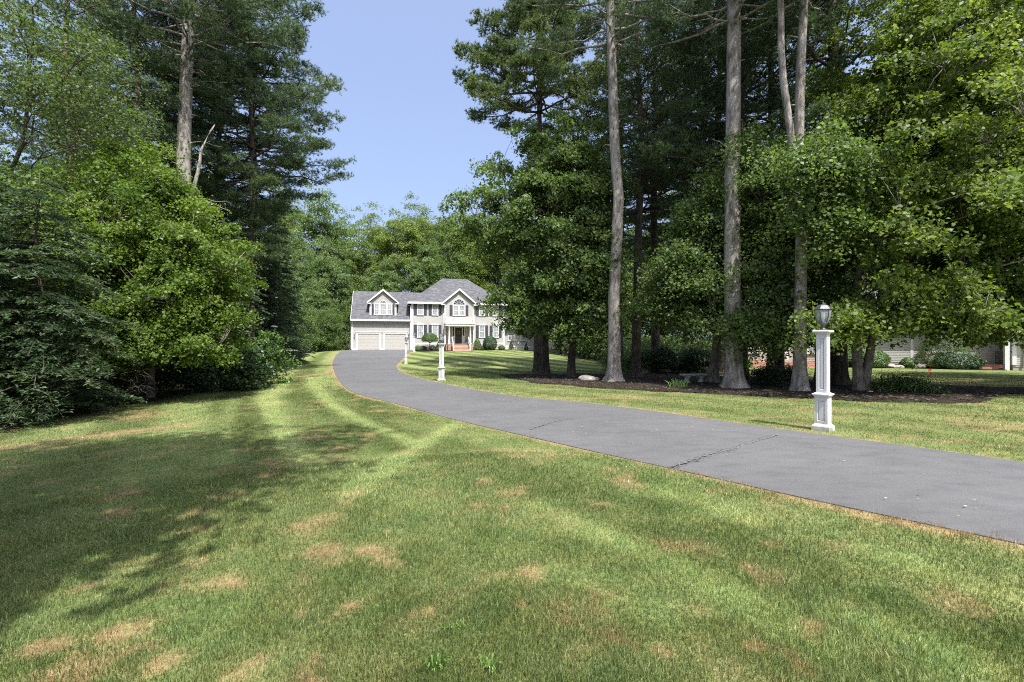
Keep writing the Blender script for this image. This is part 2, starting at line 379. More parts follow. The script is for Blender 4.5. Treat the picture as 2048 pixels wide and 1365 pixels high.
light_px=[[(622,756),(626,770),(635,785),(660,806),(690,825),(750,855),(825,887)],[(908,851),(868,875),(825,900),(790,925),(750,952),(705,985)],
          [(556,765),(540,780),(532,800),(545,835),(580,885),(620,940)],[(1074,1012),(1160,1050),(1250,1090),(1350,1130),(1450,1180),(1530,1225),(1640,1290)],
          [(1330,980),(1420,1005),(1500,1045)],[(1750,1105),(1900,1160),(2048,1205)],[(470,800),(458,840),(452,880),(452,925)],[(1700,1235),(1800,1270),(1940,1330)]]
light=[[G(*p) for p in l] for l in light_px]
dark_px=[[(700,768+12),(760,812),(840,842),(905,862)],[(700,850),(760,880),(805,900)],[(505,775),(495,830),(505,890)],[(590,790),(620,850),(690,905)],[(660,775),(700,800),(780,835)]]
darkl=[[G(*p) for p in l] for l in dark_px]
dry_px=[(755,1103,.30),(785,1135,.18),(650,1102,.3),(455,1165,.3),(235,1028,.4),(610,1050,.2),(1005,1152,.14),(1054,1150,.22),(480,1356,.35),(250,1265,.25),
        (1620,1255,.28),(1319,1300,.16),(1509,1300,.14),(1399,1230,.14),(960,1013,.16),(915,1030,.12),(780,1065,.14),(100,1290,.25),(700,1215,.14),(1040,1215,.14),(250,985,.35),(1700,1210,.12),
        (1230,1195,.12),(330,1330,.2),(160,1180,.2),(560,990,.25),(860,1225,.12),(1200,1010,.18)]
dry_pts=[(*G(a,b),r) for a,b,r in dry_px]
dryband=[G(*p) for p in ((-60,905),(60,890),(180,873),(300,860),(360,850))]
drypath=[G(*p) for p in ((560,757),(610,753),(650,747),(667,738))]
def fields(x,y,fine=True):
    di=seg_dist(x,y,inner_l); do=seg_dist(x,y,outer_l); ins=inside(x,y,drive_poly)
    wl=seg_dist(x,y,lawn_poly+[lawn_poly[0]]); inl=inside(x,y,lawn_poly)
    sd=np.where(inl,-wl,wl)+ (fbm(x,y,2.2,5)-.5)*1.8
    wood=np.clip(sd/.8+.5,0,1)
    left=do<di
    dd=np.where(left,do,di)
    warp=(fbm(x,y,5,21)-.5)*.5
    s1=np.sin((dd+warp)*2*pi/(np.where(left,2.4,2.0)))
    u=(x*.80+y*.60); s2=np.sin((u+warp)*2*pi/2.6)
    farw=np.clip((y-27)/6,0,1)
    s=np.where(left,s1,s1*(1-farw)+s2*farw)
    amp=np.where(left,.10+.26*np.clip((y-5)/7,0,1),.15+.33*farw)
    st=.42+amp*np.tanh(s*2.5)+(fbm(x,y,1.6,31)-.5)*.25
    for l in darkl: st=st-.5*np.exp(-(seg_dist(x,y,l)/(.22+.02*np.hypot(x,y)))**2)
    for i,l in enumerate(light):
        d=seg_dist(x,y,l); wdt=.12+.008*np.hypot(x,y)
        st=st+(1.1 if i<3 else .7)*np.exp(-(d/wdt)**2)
    dry=.10+np.clip((fbm(x,y,.45,41,5)-.58)*2.6,0,.38)*np.clip(1.25-.02*y,.4,1)
    nz=(fbm(x,y,.2,61,4)-.5)*1.9
    nr=fbm(x,y,.5,51,3)
    for (a,b,r) in dry_pts:
        r=r*.62; d=np.hypot(x-a,(y-b)*1.15)/r; dry=np.maximum(dry,np.clip(1.15-d+nz,0,1)*np.clip(2.1-d,0,1)*.85)
    d=seg_dist(x,y,dryband); dry=np.maximum(dry,np.clip(1.0-d/.9+nz*.7,0,1)*.7)
    d=seg_dist(x,y,drypath); dry=np.maximum(dry,np.clip(1.4-d/.35+nz,0,1)*.8)
    edge=np.minimum(di,do); e2=np.clip(1.25-edge/(.06+.30*fbm(x,y,2.3,71,2)**2+.0035*y)+nz*.6,0,1)
    dry=np.maximum(dry,e2*.85)
    dry=np.maximum(dry,np.where((~left)&(y<22),np.clip((fbm(x,y*2,2.0,81,4)-.5)*2.4,0,.5),0))
    dry=np.maximum(dry,np.clip((fbm(x,y,3.5,91,3)-.52)*3,0,.7)*np.clip(1-np.abs(sd+1.2)/2.2,0,1))
    return dry,np.clip(st,0,1),wood,ins,sd
def axis(lo,hi,st,grow,far):
    a=list(np.arange(lo,hi+st/2,st)); s=st; b=a[-1]
    while b<far[1]: s*=grow; b+=s; a.append(b)
    s=st; b=a[0]; pre=[]
    while b>far[0]: s*=grow; b-=s; pre.append(b)
    return np.array(pre[::-1]+a)
gx=axis(-17,17,.16,1.05,(-420,420)); gy=axis(1,34,.16,1.045,(-200,520))
X,Y=np.meshgrid(gx,gy); Zg=ZA(X,Y)
dry,st,wood,ins,sd=fields(X,Y)
Zg=Zg-np.where(ins&(np.minimum(seg_dist(X,Y,inner_l),seg_dist(X,Y,outer_l))>.22),.03,0)+wood*(fbm(X,Y,1.5,3)-.3)*.15*(np.abs(X)<60)
nx,ny=len(gx),len(gy); idx=np.arange(nx*ny).reshape(ny,nx)
Fq=np.stack([idx[:-1,:-1],idx[:-1,1:],idx[1:,1:],idx[1:,:-1]],-1).reshape(-1,4)
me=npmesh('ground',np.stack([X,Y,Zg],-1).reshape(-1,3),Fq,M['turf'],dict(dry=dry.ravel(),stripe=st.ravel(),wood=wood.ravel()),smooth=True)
tag(link('ground',me),'striped lawn with dry straw patches running into woodland floor','lawn',kind='structure')

# driveway sheet (+ joint cracks as second material of the same mesh)
mb=MB(); nW=14; rows=[]
for a,b in zip(RI,RO):
    t=np.linspace(0,1,nW+1)[:,None]; rows.append(a*(1-t)+b*t)
rows=np.array(rows); zz=ZA(rows[...,0],rows[...,1])+.012
crown=np.sin(np.linspace(0,pi,nW+1))*.02
for i in range(len(rows)):
    for j in range(nW+1): mb.v.append((rows[i,j,0],rows[i,j,1],zz[i,j]+crown[j]))
for i in range(len(rows)-1):
    for j in range(nW):
        k=i*(nW+1)+j; mb.f.append((k,k+nW+1,k+nW+2,k+1)); mb.sm.append(True)
nmain=len(mb.f)
for e in (0,nW):                      # skirts
    for i in range(len(rows)-1):
        k=len(mb.v); p=mb.v[i*(nW+1)+e]; q=mb.v[(i+1)*(nW+1)+e]
        mb.v+=[p,q,(q[0],q[1],q[2]-.08),(p[0],p[1],p[2]-.08)]; mb.f.append((k,k+1,k+2,k+3)); mb.sm.append(False)
nsk=len(mb.f)
def crack(pxs,w,seed,jit=.03):
    P=[np.array(G(*p)) for p in pxs]; r=random.Random(seed); pts=[]
    for a,b in zip(P[:-1],P[1:]):
        n=max(2,int(np.hypot(*(b-a))/.06))
        for k in range(n):
            q=a+(b-a)*k/n; pts.append(q+np.array([r.uniform(-jit,jit),r.uniform(-jit,jit)]))
    pts.append(P[-1])
    for a,b in zip(pts[:-1],pts[1:]):
        d=b-a; n=np.array([-d[1],d[0]])/(np.hypot(*d)+1e-9)*w*r.uniform(.4,1.3)
        k=len(mb.v)
        for q in (a-n,b-n,b+n,a+n): mb.v.append((q[0],q[1],Z(q[0],q[1])+.037+.004*(w<.01)))
        mb.f.append((k,k+1,k+2,k+3)); mb.sm.append(False)
joint=[(1340,937),(1399,917),(1464,900),(1504,887),(1552,872)]
crack(joint,.004,3,.02); crack([(x+9,y+4) for x,y in joint[:3]],.003,4,.03)
n_t=len(mb.f)
crack([(x+4,y+1.5) for x,y in joint],.018,5,.02)
crack([(1060,862),(1110,846),(1160,836)],.02,6,.03); crack([(1410,922),(1360,932),(1362,942)],.008,8,.05)
me=mb.mesh('driveway',M['asphalt']); me.materials.append(M['tar']); me.materials.append(M['crackpale'])
mi=np.zeros(len(mb.f),np.int32); mi[nsk:n_t]=1; mi[n_t:]=2; me.polygons.foreach_set('material_index',mi)
tag(link('driveway',me),'smooth grey asphalt driveway curving up to the two garage doors','driveway',kind='structure')

# mulch bed sheet
mb=MB(); bx=np.arange(-3,24,.12); by=np.arange(12.5,31.5,.12); XX,YY=np.meshgrid(bx,by)
inb=inside(XX,YY,bed_poly)&True; dB=seg_dist(XX,YY,bed_poly[::2]+[bed_poly[0]])
sdb=np.where(inb,dB,-dB)+(fbm(XX,YY,.8,13)-.5)*1.1
zb=ZA(XX,YY)+np.clip(sdb*.25,-.05,.07)+(fbm(XX,YY,.3,14)-.5)*.06*(sdb>0)
use=sdb>-.12; idb=-np.ones(XX.shape,int); ii=0
for j in range(XX.shape[0]):
    for i in range(XX.shape[1]):
        idb[j,i]=ii; ii+=1
keep=use[:-1,:-1]&use[:-1,1:]&use[1:,1:]&use[1:,:-1]
Fq=np.stack([idb[:-1,:-1],idb[:-1,1:],idb[1:,1:],idb[1:,:-1]],-1)[keep]
me=npmesh('mulch_bed',np.stack([XX,YY,zb+.01],-1).reshape(-1,3),Fq,M['mulch'],smooth=True)
import bmesh
bm=bmesh.new(); bm.from_mesh(me); bmesh.ops.delete(bm,geom=[v for v in bm.verts if not v.link_faces],context='VERTS'); bm.to_mesh(me); bm.free()
tag(link('mulch_bed',me),'dark bark mulch bed under the tall trees','mulch bed',kind='structure')

LP1=at(1646,8.75)
# grass blades: one object of uncountable grass
def blades(n,dmin,dmax,lo,hi,seed,seg):
    r=np.random.default_rng(seed)
    u=r.random(n); d=dmin*(dmax/dmin)**u; th=r.uniform(-.93,.93,n)
    x=d*np.sin(th); y=d*np.cos(th)
    dry,st,wood,ins,sd=fields(x,y)
    bedm=inside(x,y,bed_poly)
    thin=np.clip((fbm(x,y,.35,99,3)-.3)*3,.25,1)
    k=((~ins)|((np.minimum(seg_dist(x,y,outer_l),seg_dist(x,y,inner_l))<.05+.05*r.random(n))&(fbm(x,y,.3,8,2)>.42)))&(~bedm)&(r.random(n)>wood*1.1)&(r.random(n)>dry*.35)&(r.random(n)<thin+.35)
    x,y,d,dry,st=x[k],y[k],d[k],dry[k],st[k]; n=len(x)
    z=ZA(x,y)
    clump=fbm(x,y,.45,77,3)
    L=r.uniform(lo,hi,n)*(.5+.95*clump)*(1-.35*np.clip(dry,0,1))*np.where(r.random(n)<.04,1.5,1); W=.0036*np.clip(d/4.0,.9,9)*r.uniform(.6,1.3,n)
    L=L*np.clip(1+.02*(d-6),1,1.5)
    az=r.uniform(0,2*pi,n); flow=fbm(x,y,.9,17,3)*4*pi
    lean=r.uniform(.15,1.0,n)*1.0
    lx=np.cos(az)*.9+np.cos(flow)*.3; ly=np.sin(az)*.9+np.sin(flow)*.3
    fa=r.uniform(0,pi,n); wx,wy=np.cos(fa)*W,np.sin(fa)*W
    P=np.stack([x,y,z-.004],1); tip=P+np.stack([lx*lean*L*.75,ly*lean*L*.75,L*np.sqrt(np.clip(1-.45*lean**2,.2,1))],1)
    wv=np.stack([wx,wy,np.zeros(n)],1)/2
    pd=np.hypot(x-LP1[0],y-LP1[1]); L=L*np.where(pd<.3,2.0,1); edgeL=np.exp(-((seg_dist(x,y,outer_l)-.05)/.08)**2); L=L*(1+.7*edgeL)
    tint=np.clip(r.random(n)**1.3,0,1)
    if seg==2:
        mid=P*.5+tip*.5; mid[:,2]+=L*.16; mid-=np.stack([lx,ly,np.zeros(n)],1)*L[:,None]*.10
        V=np.stack([P-wv,P+wv,mid+wv*.8,mid-wv*.8,tip],1).reshape(-1,3); b=np.arange(n)*5
        T=np.concatenate([np.stack([b,b+1,b+2],1),np.stack([b,b+2,b+3],1),np.stack([b+3,b+2,b+4],1)]); m=5
    else:
        V=np.stack([P-wv,P+wv,tip],1).reshape(-1,3); b=np.arange(n)*3; T=np.stack([b,b+1,b+2],1); m=3
    return V,T,np.repeat(dry,m),np.repeat(st,m),np.repeat(tint,m)
parts=[blades(420000,1.9,7,.022,.055,1,2),blades(480000,6.5,36,.02,.045,2,1)]
off=0; Vs=[];Ts=[];D=[];Sx=[];Ti=[]
for V,T,a,b,c in parts: Vs.append(V);Ts.append(T+off);off+=len(V);D.append(a);Sx.append(b);Ti.append(c)
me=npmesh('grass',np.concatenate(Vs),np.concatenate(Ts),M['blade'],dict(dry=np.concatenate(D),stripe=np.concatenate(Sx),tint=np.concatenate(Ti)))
tag(link('grass',me),'short mown grass blades, green with straw coloured patches','grass',kind='stuff')
# leaf litter flecks on the asphalt and lawn
r=np.random.default_rng(5); n=260; t=r.random(n); i=(t*90).astype(int)+15; s=r.random(n)[:,None]; P=RI[i]*(1-s)+RO[i]*s; P+=r.normal(0,.15,(n,2))
ok=inside(P[:,0],P[:,1],drive_poly); P=P[ok]; n=len(P); z=ZA(P[:,0],P[:,1])+.045; a=r.uniform(0,2*pi,n); L=r.uniform(.008,.022,n); W=L*r.uniform(.15,.5,n)
c,s_=np.cos(a),np.sin(a); B=np.stack([P[:,0],P[:,1],z],1); t1=np.stack([c*L,s_*L,0*L],1); t2=np.stack([-s_*W,c*W,.003+0*L],1)
V=np.stack([B-t1,B+t2,B+t1,B-t2],1).reshape(-1,3); b=np.arange(n)*4
M['litter']=plain('dry_litter',(.36,.29,.17),.8,.3,9)
tag(link('leaf_litter',npmesh('leaf_litter',V,np.stack([b,b+1,b+2,b+3],1),M['litter'])),'scattered dry leaf bits lying on the driveway','leaf litter',kind='stuff')

# needles, chips and twigs lying on the mulch
r=np.random.default_rng(15); n=26000; P=np.stack([r.uniform(-1,23,n),r.uniform(13,31,n)],1); P=P[inside(P[:,0],P[:,1],bed_poly)]; n=len(P); z=ZA(P[:,0],P[:,1])+.085; a=r.uniform(0,2*pi,n); L=r.uniform(.015,.06,n); W=L*r.uniform(.12,.5,n)
c,s_=np.cos(a),np.sin(a); B=np.stack([P[:,0],P[:,1],z],1); t1=np.stack([c*L,s_*L,r.uniform(-.3,.3,n)*L],1); t2=np.stack([-s_*W,c*W,.006+0*L],1)
V=np.stack([B-t1,B+t2,B+t1,B-t2],1).reshape(-1,3); b=np.arange(n)*4
M['chips']=plain('wood_chips',(.10,.08,.06),.85,.5,5)
tag(link('wood_chips',npmesh('wood_chips',V,np.stack([b,b+1,b+2,b+3],1),M['chips'])),'brown wood chips and needles strewn over the mulch','wood chips',kind='stuff')
# ------------------------------------------------------------------ vegetation builders (local coordinates, base at 0)
def unit(v): return v/(np.linalg.norm(v,axis=-1,keepdims=True)+1e-9)
def leaf_mesh(name,P,Nn,L,W,tint,mat,fold=.18,T=None):
    n=len(P); Nn=unit(Nn)
    if T is None: T=RNG.normal(0,1,(n,3))
    T=unit(T-(T*Nn).sum(1,keepdims=True)*Nn); B=np.cross(Nn,T)
    L=np.broadcast_to(L,(n,))[:,None]; W=np.broadcast_to(W,(n,))[:,None]
    V=np.stack([P-T*L*.5,P+B*W*.5+Nn*W*fold,P+T*L*.5-Nn*L*.1,P-B*W*.5+Nn*W*fold],1).reshape(-1,3)
    b=np.arange(n)*4; Fq=np.stack([b,b+1,b+2,b+3],1)
    return npmesh(name,V,Fq,mat,dict(tint=np.repeat(tint,4)))
def trunk_path(H,lean=(0,0),wob=.15,n=14,rg=None):
    rg=rg or rnd; ph=[rg.uniform(0,6.28) for _ in range(4)]; out=[]
    for i in range(n):
        t=i/(n-1); out.append((lean[0]*t+wob*(sin(t*7+ph[0])+.5*sin(t*15+ph[1])-sin(ph[0])-.5*sin(ph[1]))*min(1,t*3),
                               lean[1]*t+wob*(sin(t*6+ph[2])+.5*sin(t*13+ph[3])-sin(ph[2])-.5*sin(ph[3]))*min(1,t*3),H*t))
    return out
def add_trunk(mb,path,r0,r1,flare=.7,sides=18,ridge=.05,rg=None):
    """continuous bark surface with buttressed foot"""
    rg=rg or rnd; P=np.array(path,float); seg=[]
    zs=[-.25,-.05,.05,.14,.25,.4,.6,.9]; zt=P[-1,2]
    z=1.3
    while z<zt: zs.append(z); z+=.45 if zt<40 else .8
    zs.append(zt); i0=len(mb.v); ph=rg.uniform(0,6.28); k1=rg.choice([4,5,6]); ns=len(zs)
    for z in zs:
        zz=max(z,0); t=zz/zt; cx=np.interp(zz,P[:,2],P[:,0]); cy=np.interp(zz,P[:,2],P[:,1]); r=r0+(r1-r0)*t**.85
        fl=flare*math.exp(-zz/.32)+.12*math.exp(-zz/1.4)
        for k in range(sides):
            a=2*pi*k/sides; rr=r*(1+fl*(.62+.38*sin(k1*a+ph)+.2*sin((k1+3)*a+2*ph))+ridge*sin(3*a+z*.7+ph)+ridge*.6*sin(7*a-z*1.3)+rg.uniform(-.02,.02))
            mb.v.append((cx+rr*cos(a),cy+rr*sin(a),z))
    for j in range(ns-1):
        for k in range(sides):
            k2=(k+1)%sides; mb.f.append((i0+j*sides+k,i0+j*sides+k2,i0+(j+1)*sides+k2,i0+(j+1)*sides+k)); mb.sm.append(True)
    e=i0+(ns-1)*sides; mb.f.append(tuple(e+k for k in range(sides))); mb.sm.append(False)
def limb(mb,a,b,r0,r1,sag=.1,n=6,sides=5,jit=.05,rg=None):
    rg=rg or rnd; a=np.array(a,float); b=np.array(b,float); L=np.linalg.norm(b-a); pts=[];rad=[]
    for i in range(n):
        t=i/(n-1); p=a+(b-a)*t; p[2]+=sag*L*sin(pi*t)
        if 0<i<n-1: p=p+np.array([rg.uniform(-jit,jit)*L for _ in range(3)])
        pts.append(p); rad.append(r0+(r1-r0)*t)
    mb.tube(pts,rad,sides); return pts
def decid(name,blobs,path,r0,r1,seed,nclump=200,per=200,ls=.13,mat='maple',bark='bark_grey',flat=.75,rc=(.55,1.05),shell=.55,flare=.7,extra_paths=(),limbs=14,droop=.25,spread=1.0,minz=.6,lmin=2.3):
    """blobs: (cx,cy,cz,rx,ry,rz) in local coordinates"""
    rg=random.Random(seed); rn=np.random.default_rng(seed)
    vol=np.array([b[3]*b[4]*b[5] for b in blobs])**.8; vol/=vol.sum(); cl=[]
    tries=0
    while len(cl)<nclump and tries<nclump*12:
        tries+=1; b=blobs[rn.choice(len(blobs),p=vol)]; v=unit(rn.normal(0,1,3)); s=(rn.random()**.38)
        if s<shell and rn.random()<.65: continue
        lump=1+.25*sin(v[0]*5+seed)+.2*sin(v[1]*7+v[2]*5+seed*2)+.14*sin(v[2]*11-v[0]*6)+(rn.random()<.12)*.16
        p=np.array(b[:3])+v*np.array(b[3:])*s*lump*.92
        if p[2]<minz: continue
        cl.append((p,v*s,np.array(b[:3])))
    P=np.array([c[0] for c in cl]); Vd=np.array([c[1] for c in cl]); n=len(P)
    R_=rc[0]*.75+(rc[1]-rc[0]*.75)*rn.random(n)**1.4
    m=n*per; ci=rn.choice(n,m,p=R_**1.6/np.sum(R_**1.6))
    # leaves in layered, drooping sprays
    a=rn.uniform(0,2*pi,m); q=np.sqrt(rn.random(m)); lob=1+.35*np.sin(3*a+ci*1.7)+.2*np.sin(5*a+ci)
    rr=q*lob*R_[ci]; off=np.stack([rr*np.cos(a),rr*np.sin(a),rn.normal(0,flat*.33,m)*R_[ci]-droop*(q**2)*R_[ci]],1)
    tilt=Vd[ci]*.55; off[:,2]+=.22*R_[ci]*np.sin(2.3*a+ci*2.1)*q; off[:,2]+= -(off[:,0]*tilt[:,0]+off[:,1]*tilt[:,1])*.45
    pos=P[ci]+off*spread
    nrm=np.stack([tilt[:,0]*.9,tilt[:,1]*.9,np.full(m,.65)],1)+rn.normal(0,.72,(m,3))
    tint=np.clip(.42+.16*rn.normal(0,1,n)[ci]+.2*rn.normal(0,1,m),0,1)
    L=ls*rn.uniform(.55,1.35,m)
    crown=leaf_mesh('crown',pos,nrm,L,L*rn.uniform(.6,.95,m),tint,M[mat])
    mb=MB(); paths=[(path,r0,r1)]+list(extra_paths)
    for pa,a0,a1 in paths: add_trunk(mb,pa,a0,a1,flare,rg=rg)
    # limbs: choose spread tips, twig the rest to the nearest limb node
    tips=[int(rn.integers(n))]
    while len(tips)<min(limbs,n):
        d=np.min([np.linalg.norm(P-P[t],axis=1) for t in tips],axis=0); tips.append(int(np.argmax(d+rn.uniform(0,.8,n))))
    nodes=[]
    for t in tips:
        pa,a0,a1=paths[rg.randrange(len(paths))]; pa=np.array(pa); p=P[t]
        hd=np.hypot(p[0]-np.interp(p[2],pa[:,2],pa[:,0]),p[1]-np.interp(p[2],pa[:,2],pa[:,1]))
        z=min(max(p[2]-hd*rg.uniform(.35,.8),min(lmin,.3*pa[-1,2])),pa[-1,2]*.97); s=(np.interp(z,pa[:,2],pa[:,0]),np.interp(z,pa[:,2],pa[:,1]),z)
        rb=max(.022,min(.10,.35*(a0+(a1-a0)*z/pa[-1,2])))
        nodes+=limb(mb,s,p,rb,.012,.08,8,6,.035,rg)[2:]
    nodes=np.array(nodes)
    for i in range(n):
        if i in tips: continue
        d=np.linalg.norm(nodes-P[i],axis=1)+.6*np.maximum(0,nodes[:,2]-P[i,2]); j=int(np.argmin(d))
        limb(mb,nodes[j],P[i],.016,.005,.05,4,3,.05,rg)
    trunk=mb.mesh('trunk',M[bark]); return trunk,crown
def pine(name,H,c0,prof,r0,seed,dz=.62,mat='pine',bark='bark_grey',tuft=9,dens=1.0,nl=.17,nw=.024,lean=(0,0),flare=.5,droop=.0,wob=.12,dead=6,r1=.06,tint0=.45,path=None,fork=None):
    rg=random.Random(seed); rn=np.random.default_rng(seed); path=path or trunk_path(H,lean,wob,16,rg); pa=np.array(path); mb=MB(); add_trunk(mb,path,r0,r1,flare,rg=rg)
    if fork: mb.tube(fork[0],fork[1],12)
    PT=[];PD=[];CT=[]
    z=c0
    while z<H-.3:
        t=(z-c0)/(H-c0); rad=prof(t)
        nb=rg.choice([4,5,5,6]); a0=rg.uniform(0,6.28)
        for k in range(nb):
            L=rad*rg.uniform(.6,1.12); a=a0+2*pi*k/nb+rg.uniform(-.35,.35); up=rg.uniform(-.08,.22)+.25*t-droop
            s=np.array((np.interp(z,pa[:,2],pa[:,0]),np.interp(z,pa[:,2],pa[:,1]),z)); e=s+np.array((cos(a)*L,sin(a)*L,up*L))
            pts=limb(mb,s,e,max(.018,.016*L),.008,-.06 if droop<.1 else .06,7,5,.03,rg)
            pts=np.array(pts); side=np.array((-sin(a),cos(a),0)); ct=rg.gauss(0,.14)
            # side twigs carrying clumps of tufts
            nt=int(L*5.2*dens)+2
            for q in range(nt):
                u=rg.uniform(.28,1.0)**.8; b=pts[0]+(pts[-1]-pts[0])*u; fi=u*6; i=min(5,int(fi)); b=pts[i]+(pts[i+1]-pts[i])*(fi-i)
                w=(1.15-u)*L*.30+.25; sd=rg.choice([-1,1])*rg.uniform(.15,1)*w; fw=abs(sd)*.7
                c=b+side*sd+np.array((cos(a)*fw,sin(a)*fw,rg.uniform(-.02,.22)-droop*abs(sd)*.5))
                if rg.random()<.35: mb.tube([b,(b+c)/2+np.array((0,0,.03)),c],[.008,.006,.004],3)
                m=rg.randint(5,9)
                for _ in range(m):
                    PT.append(c+np.array((rg.gauss(0,.17),rg.gauss(0,.17),rg.gauss(0,.07)))); PD.append((cos(a)*.45,sin(a)*.45,.55)); CT.append(ct)
        z+=dz*rg.uniform(.75,1.25)
    if bark=='bark_pale':
        for k in range(9):
            z=rg.uniform(4,c0); a=rg.uniform(0,6.28); L=rg.uniform(.35,.6); s=np.array((np.interp(z,pa[:,2],pa[:,0]),np.interp(z,pa[:,2],pa[:,1]),z)); limb(mb,s,s+np.array((cos(a)*L,sin(a)*L,.1)),.035,.015,0,3,6,.02,rg)
    for k in range(dead):
        z=c0*rg.uniform(.55,1.05); a=rg.uniform(0,6.28); L=rg.uniform(.8,2.4); s=np.array((np.interp(z,pa[:,2],pa[:,0]),np.interp(z,pa[:,2],pa[:,1]),z))
        limb(mb,s,s+np.array((cos(a)*L,sin(a)*L,rg.uniform(-.3,.5)*L)),.03,.006,.1,6,5,.06,rg)
    PT=np.array(PT);PD=np.array(PD);CT=np.array(CT); n=len(PT); m=n*tuft; ii=np.repeat(np.arange(n),tuft)
    d=unit(PD[ii]+rn.normal(0,.62,(m,3))); L=nl*rn.uniform(.7,1.25,m)[:,None]; base=PT[ii]; b=unit(np.cross(d,rn.normal(0,1,(m,3))))*nw/2
    V=np.stack([base-b,base+b,base+d*L],1).reshape(-1,3); k=np.arange(m)*3
    tint=np.clip(tint0+CT[ii]+.16*rn.normal(0,1,m),0,1)
    crown=npmesh('crown',V,np.stack([k,k+1,k+2],1),M[mat],dict(tint=np.repeat(tint,3)))
    return mb.mesh('trunk',M[bark]),crown
def hemlock(name,H,c0,rmax,r0,seed,dz=.28,mat='hemlock',bark='bark_dark',ls=.085,dens=1.0,prof=None):
    """drooping flat sprays from top nearly to the ground"""
    rg=random.Random(seed); rn=np.random.default_rng(seed); path=trunk_path(H,(0,0),.06,12,rg); pa=np.array(path); mb=MB(); add_trunk(mb,path,r0,.006,.4,10,rg=rg)
    prof=prof or (lambda t:(1-t)**.75); Ps=[];Ts=[];Cs=[]
    z=c0
    while z<H-.15:
        t=(z-c0)/(H-c0); rad=rmax*prof(t)+.12
        for k in range(rg.choice([3,4,5])):
            L=rad*rg.uniform(.65,1.15); a=rg.uniform(0,6.28); s=np.array((np.interp(z,pa[:,2],pa[:,0]),np.interp(z,pa[:,2],pa[:,1]),z)); ct=rg.gauss(0,.12)
            dirv=np.array((cos(a),sin(a),0)); side=np.array((-sin(a),cos(a),0)); pts=[]
            for i in range(6):
                u=i/5; pts.append(s+dirv*L*u+np.array((0,0,L*(.12*u-.34*u*u))))
            mb.tube(pts,[max(.008,.011*L)*(1-.8*i/5) for i in range(6)],4); pts=np.array(pts)
            nt=max(5,int(L*13*dens))
            for q in range(nt):
                u=.15+.85*rg.random(); fi=u*5; i=min(4,int(fi)); b=pts[i]+(pts[i+1]-pts[i])*(fi-i)
                w=((1.08-u)*.42*L+.10)*rg.uniform(.5,1.1); sg=rg.choice([-1,1]); dv=side*sg*.8+dirv*.6; nn=max(3,int(w/.045))
                for j in range(nn):
                    v=(j+.5)/nn*w; Ps.append(b+dv*v+np.array((rg.gauss(0,.015),rg.gauss(0,.015),-.28*v*v/(w+.05)+rg.gauss(0,.02)))); Ts.append(dv*.5+np.array((rg.gauss(0,.5),rg.gauss(0,.5),-.25))); Cs.append(ct)
        z+=dz*rg.uniform(.7,1.3)
    P=np.array(Ps);T=np.array(Ts);n=len(P); nrm=np.tile([0,0,1.],(n,1))+rn.normal(0,.4,(n,3)); tint=np.clip(.45+np.array(Cs)+.17*rn.normal(0,1,n),0,1)
    L=ls*rn.uniform(.7,1.35,n); crown=leaf_mesh('crown',P,nrm,L*1.5,L*.5,tint,M[mat],.1,T)
    return mb.mesh('trunk',M[bark]),crown
def shrub_mesh(prof,rx,ry,h,n,ls,seed,lump=.05,z0=0.0,depth=.25):
    """prof(t) -> relative radius; leaves fill the outer rind of a solid of revolution"""
    rn=np.random.default_rng(seed); t=rn.random(n)**.9; a=rn.uniform(0,2*pi,n); r=np.array([prof(x) for x in t])
    s=1-depth*rn.random(n)**1.6; w=1+lump*np.sin(3*a+seed+4*t)+lump*.8*np.sin(5*a+9*t)+lump*rn.normal(0,.5,n)
    P=np.stack([rx*r*s*w*np.cos(a),ry*r*s*w*np.sin(a),z0+h*t],1)
    nrm=np.stack([np.cos(a),np.sin(a),.25+1.2*(t-.4)],1)+rn.normal(0,.45,(n,3)); tint=np.clip(.45+.22*rn.normal(0,1,n)+.1*np.sin(3*a+7*t),0,1)
    L=ls*rn.uniform(.7,1.3,n); return P,nrm,L,tint
def shrub(name,xy,prof,rx,ry,h,n,ls,mat,label,seed,cat='shrub',group=None,lump=.06,z0=.02,stems=True,depth=.25,rz=0,zoff=0):
    e=empty(name,(xy[0],xy[1],Z(*xy)+zoff),rz,label,cat,group)
    P,nr,L,ti=shrub_mesh(prof,rx,ry,h,n,ls,seed,lump,z0,depth); link('foliage',leaf_mesh('foliage',P,nr,L,L*.6,ti,M[mat]),e)
    if stems:
        mb=MB(); rg=random.Random(seed)
        for k in range(6):
            a=rg.uniform(0,6.28); q=rg.uniform(.35,.75); limb(mb,(0,0,-.05),(cos(a)*rx*q,sin(a)*ry*q,z0+h*rg.uniform(.5,.8)),.025*h,.006,.05,5,5,.05,rg)
        mb.build('stem',M['bark_dark'],e)
    return e
def place(meshes,xy,name,label,rz=0,sc=1.0,group=None,cat='tree',zoff=-.02):
    e=empty(name,(xy[0],xy[1],Z(*xy)+zoff),rz,label,cat,group); e.scale=(sc,sc,sc) if not hasattr(sc,'__len__') else sc
    link('trunk',meshes[0],e); link('crown',meshes[1],e); return e
def loc(xy,lst): return [(b[0]-xy[0],b[1]-xy[1],b[2]-Z(*xy))+tuple(b[3:]) for b in lst]

# ---------------- right hand group in the mulch bed
def T1(px,py,label,blobs,H,r0,r1,seed,lean=(0,0),wob=.12,name='maple_tree',path=None,**kw):
    xy=G(px,py); pa=path or trunk_path(H,lean,wob,14,random.Random(seed))
    ms=decid(name,loc(xy,blobs) if blobs else [],pa,r0,r1,seed,**kw); return place(ms,xy,name,label)
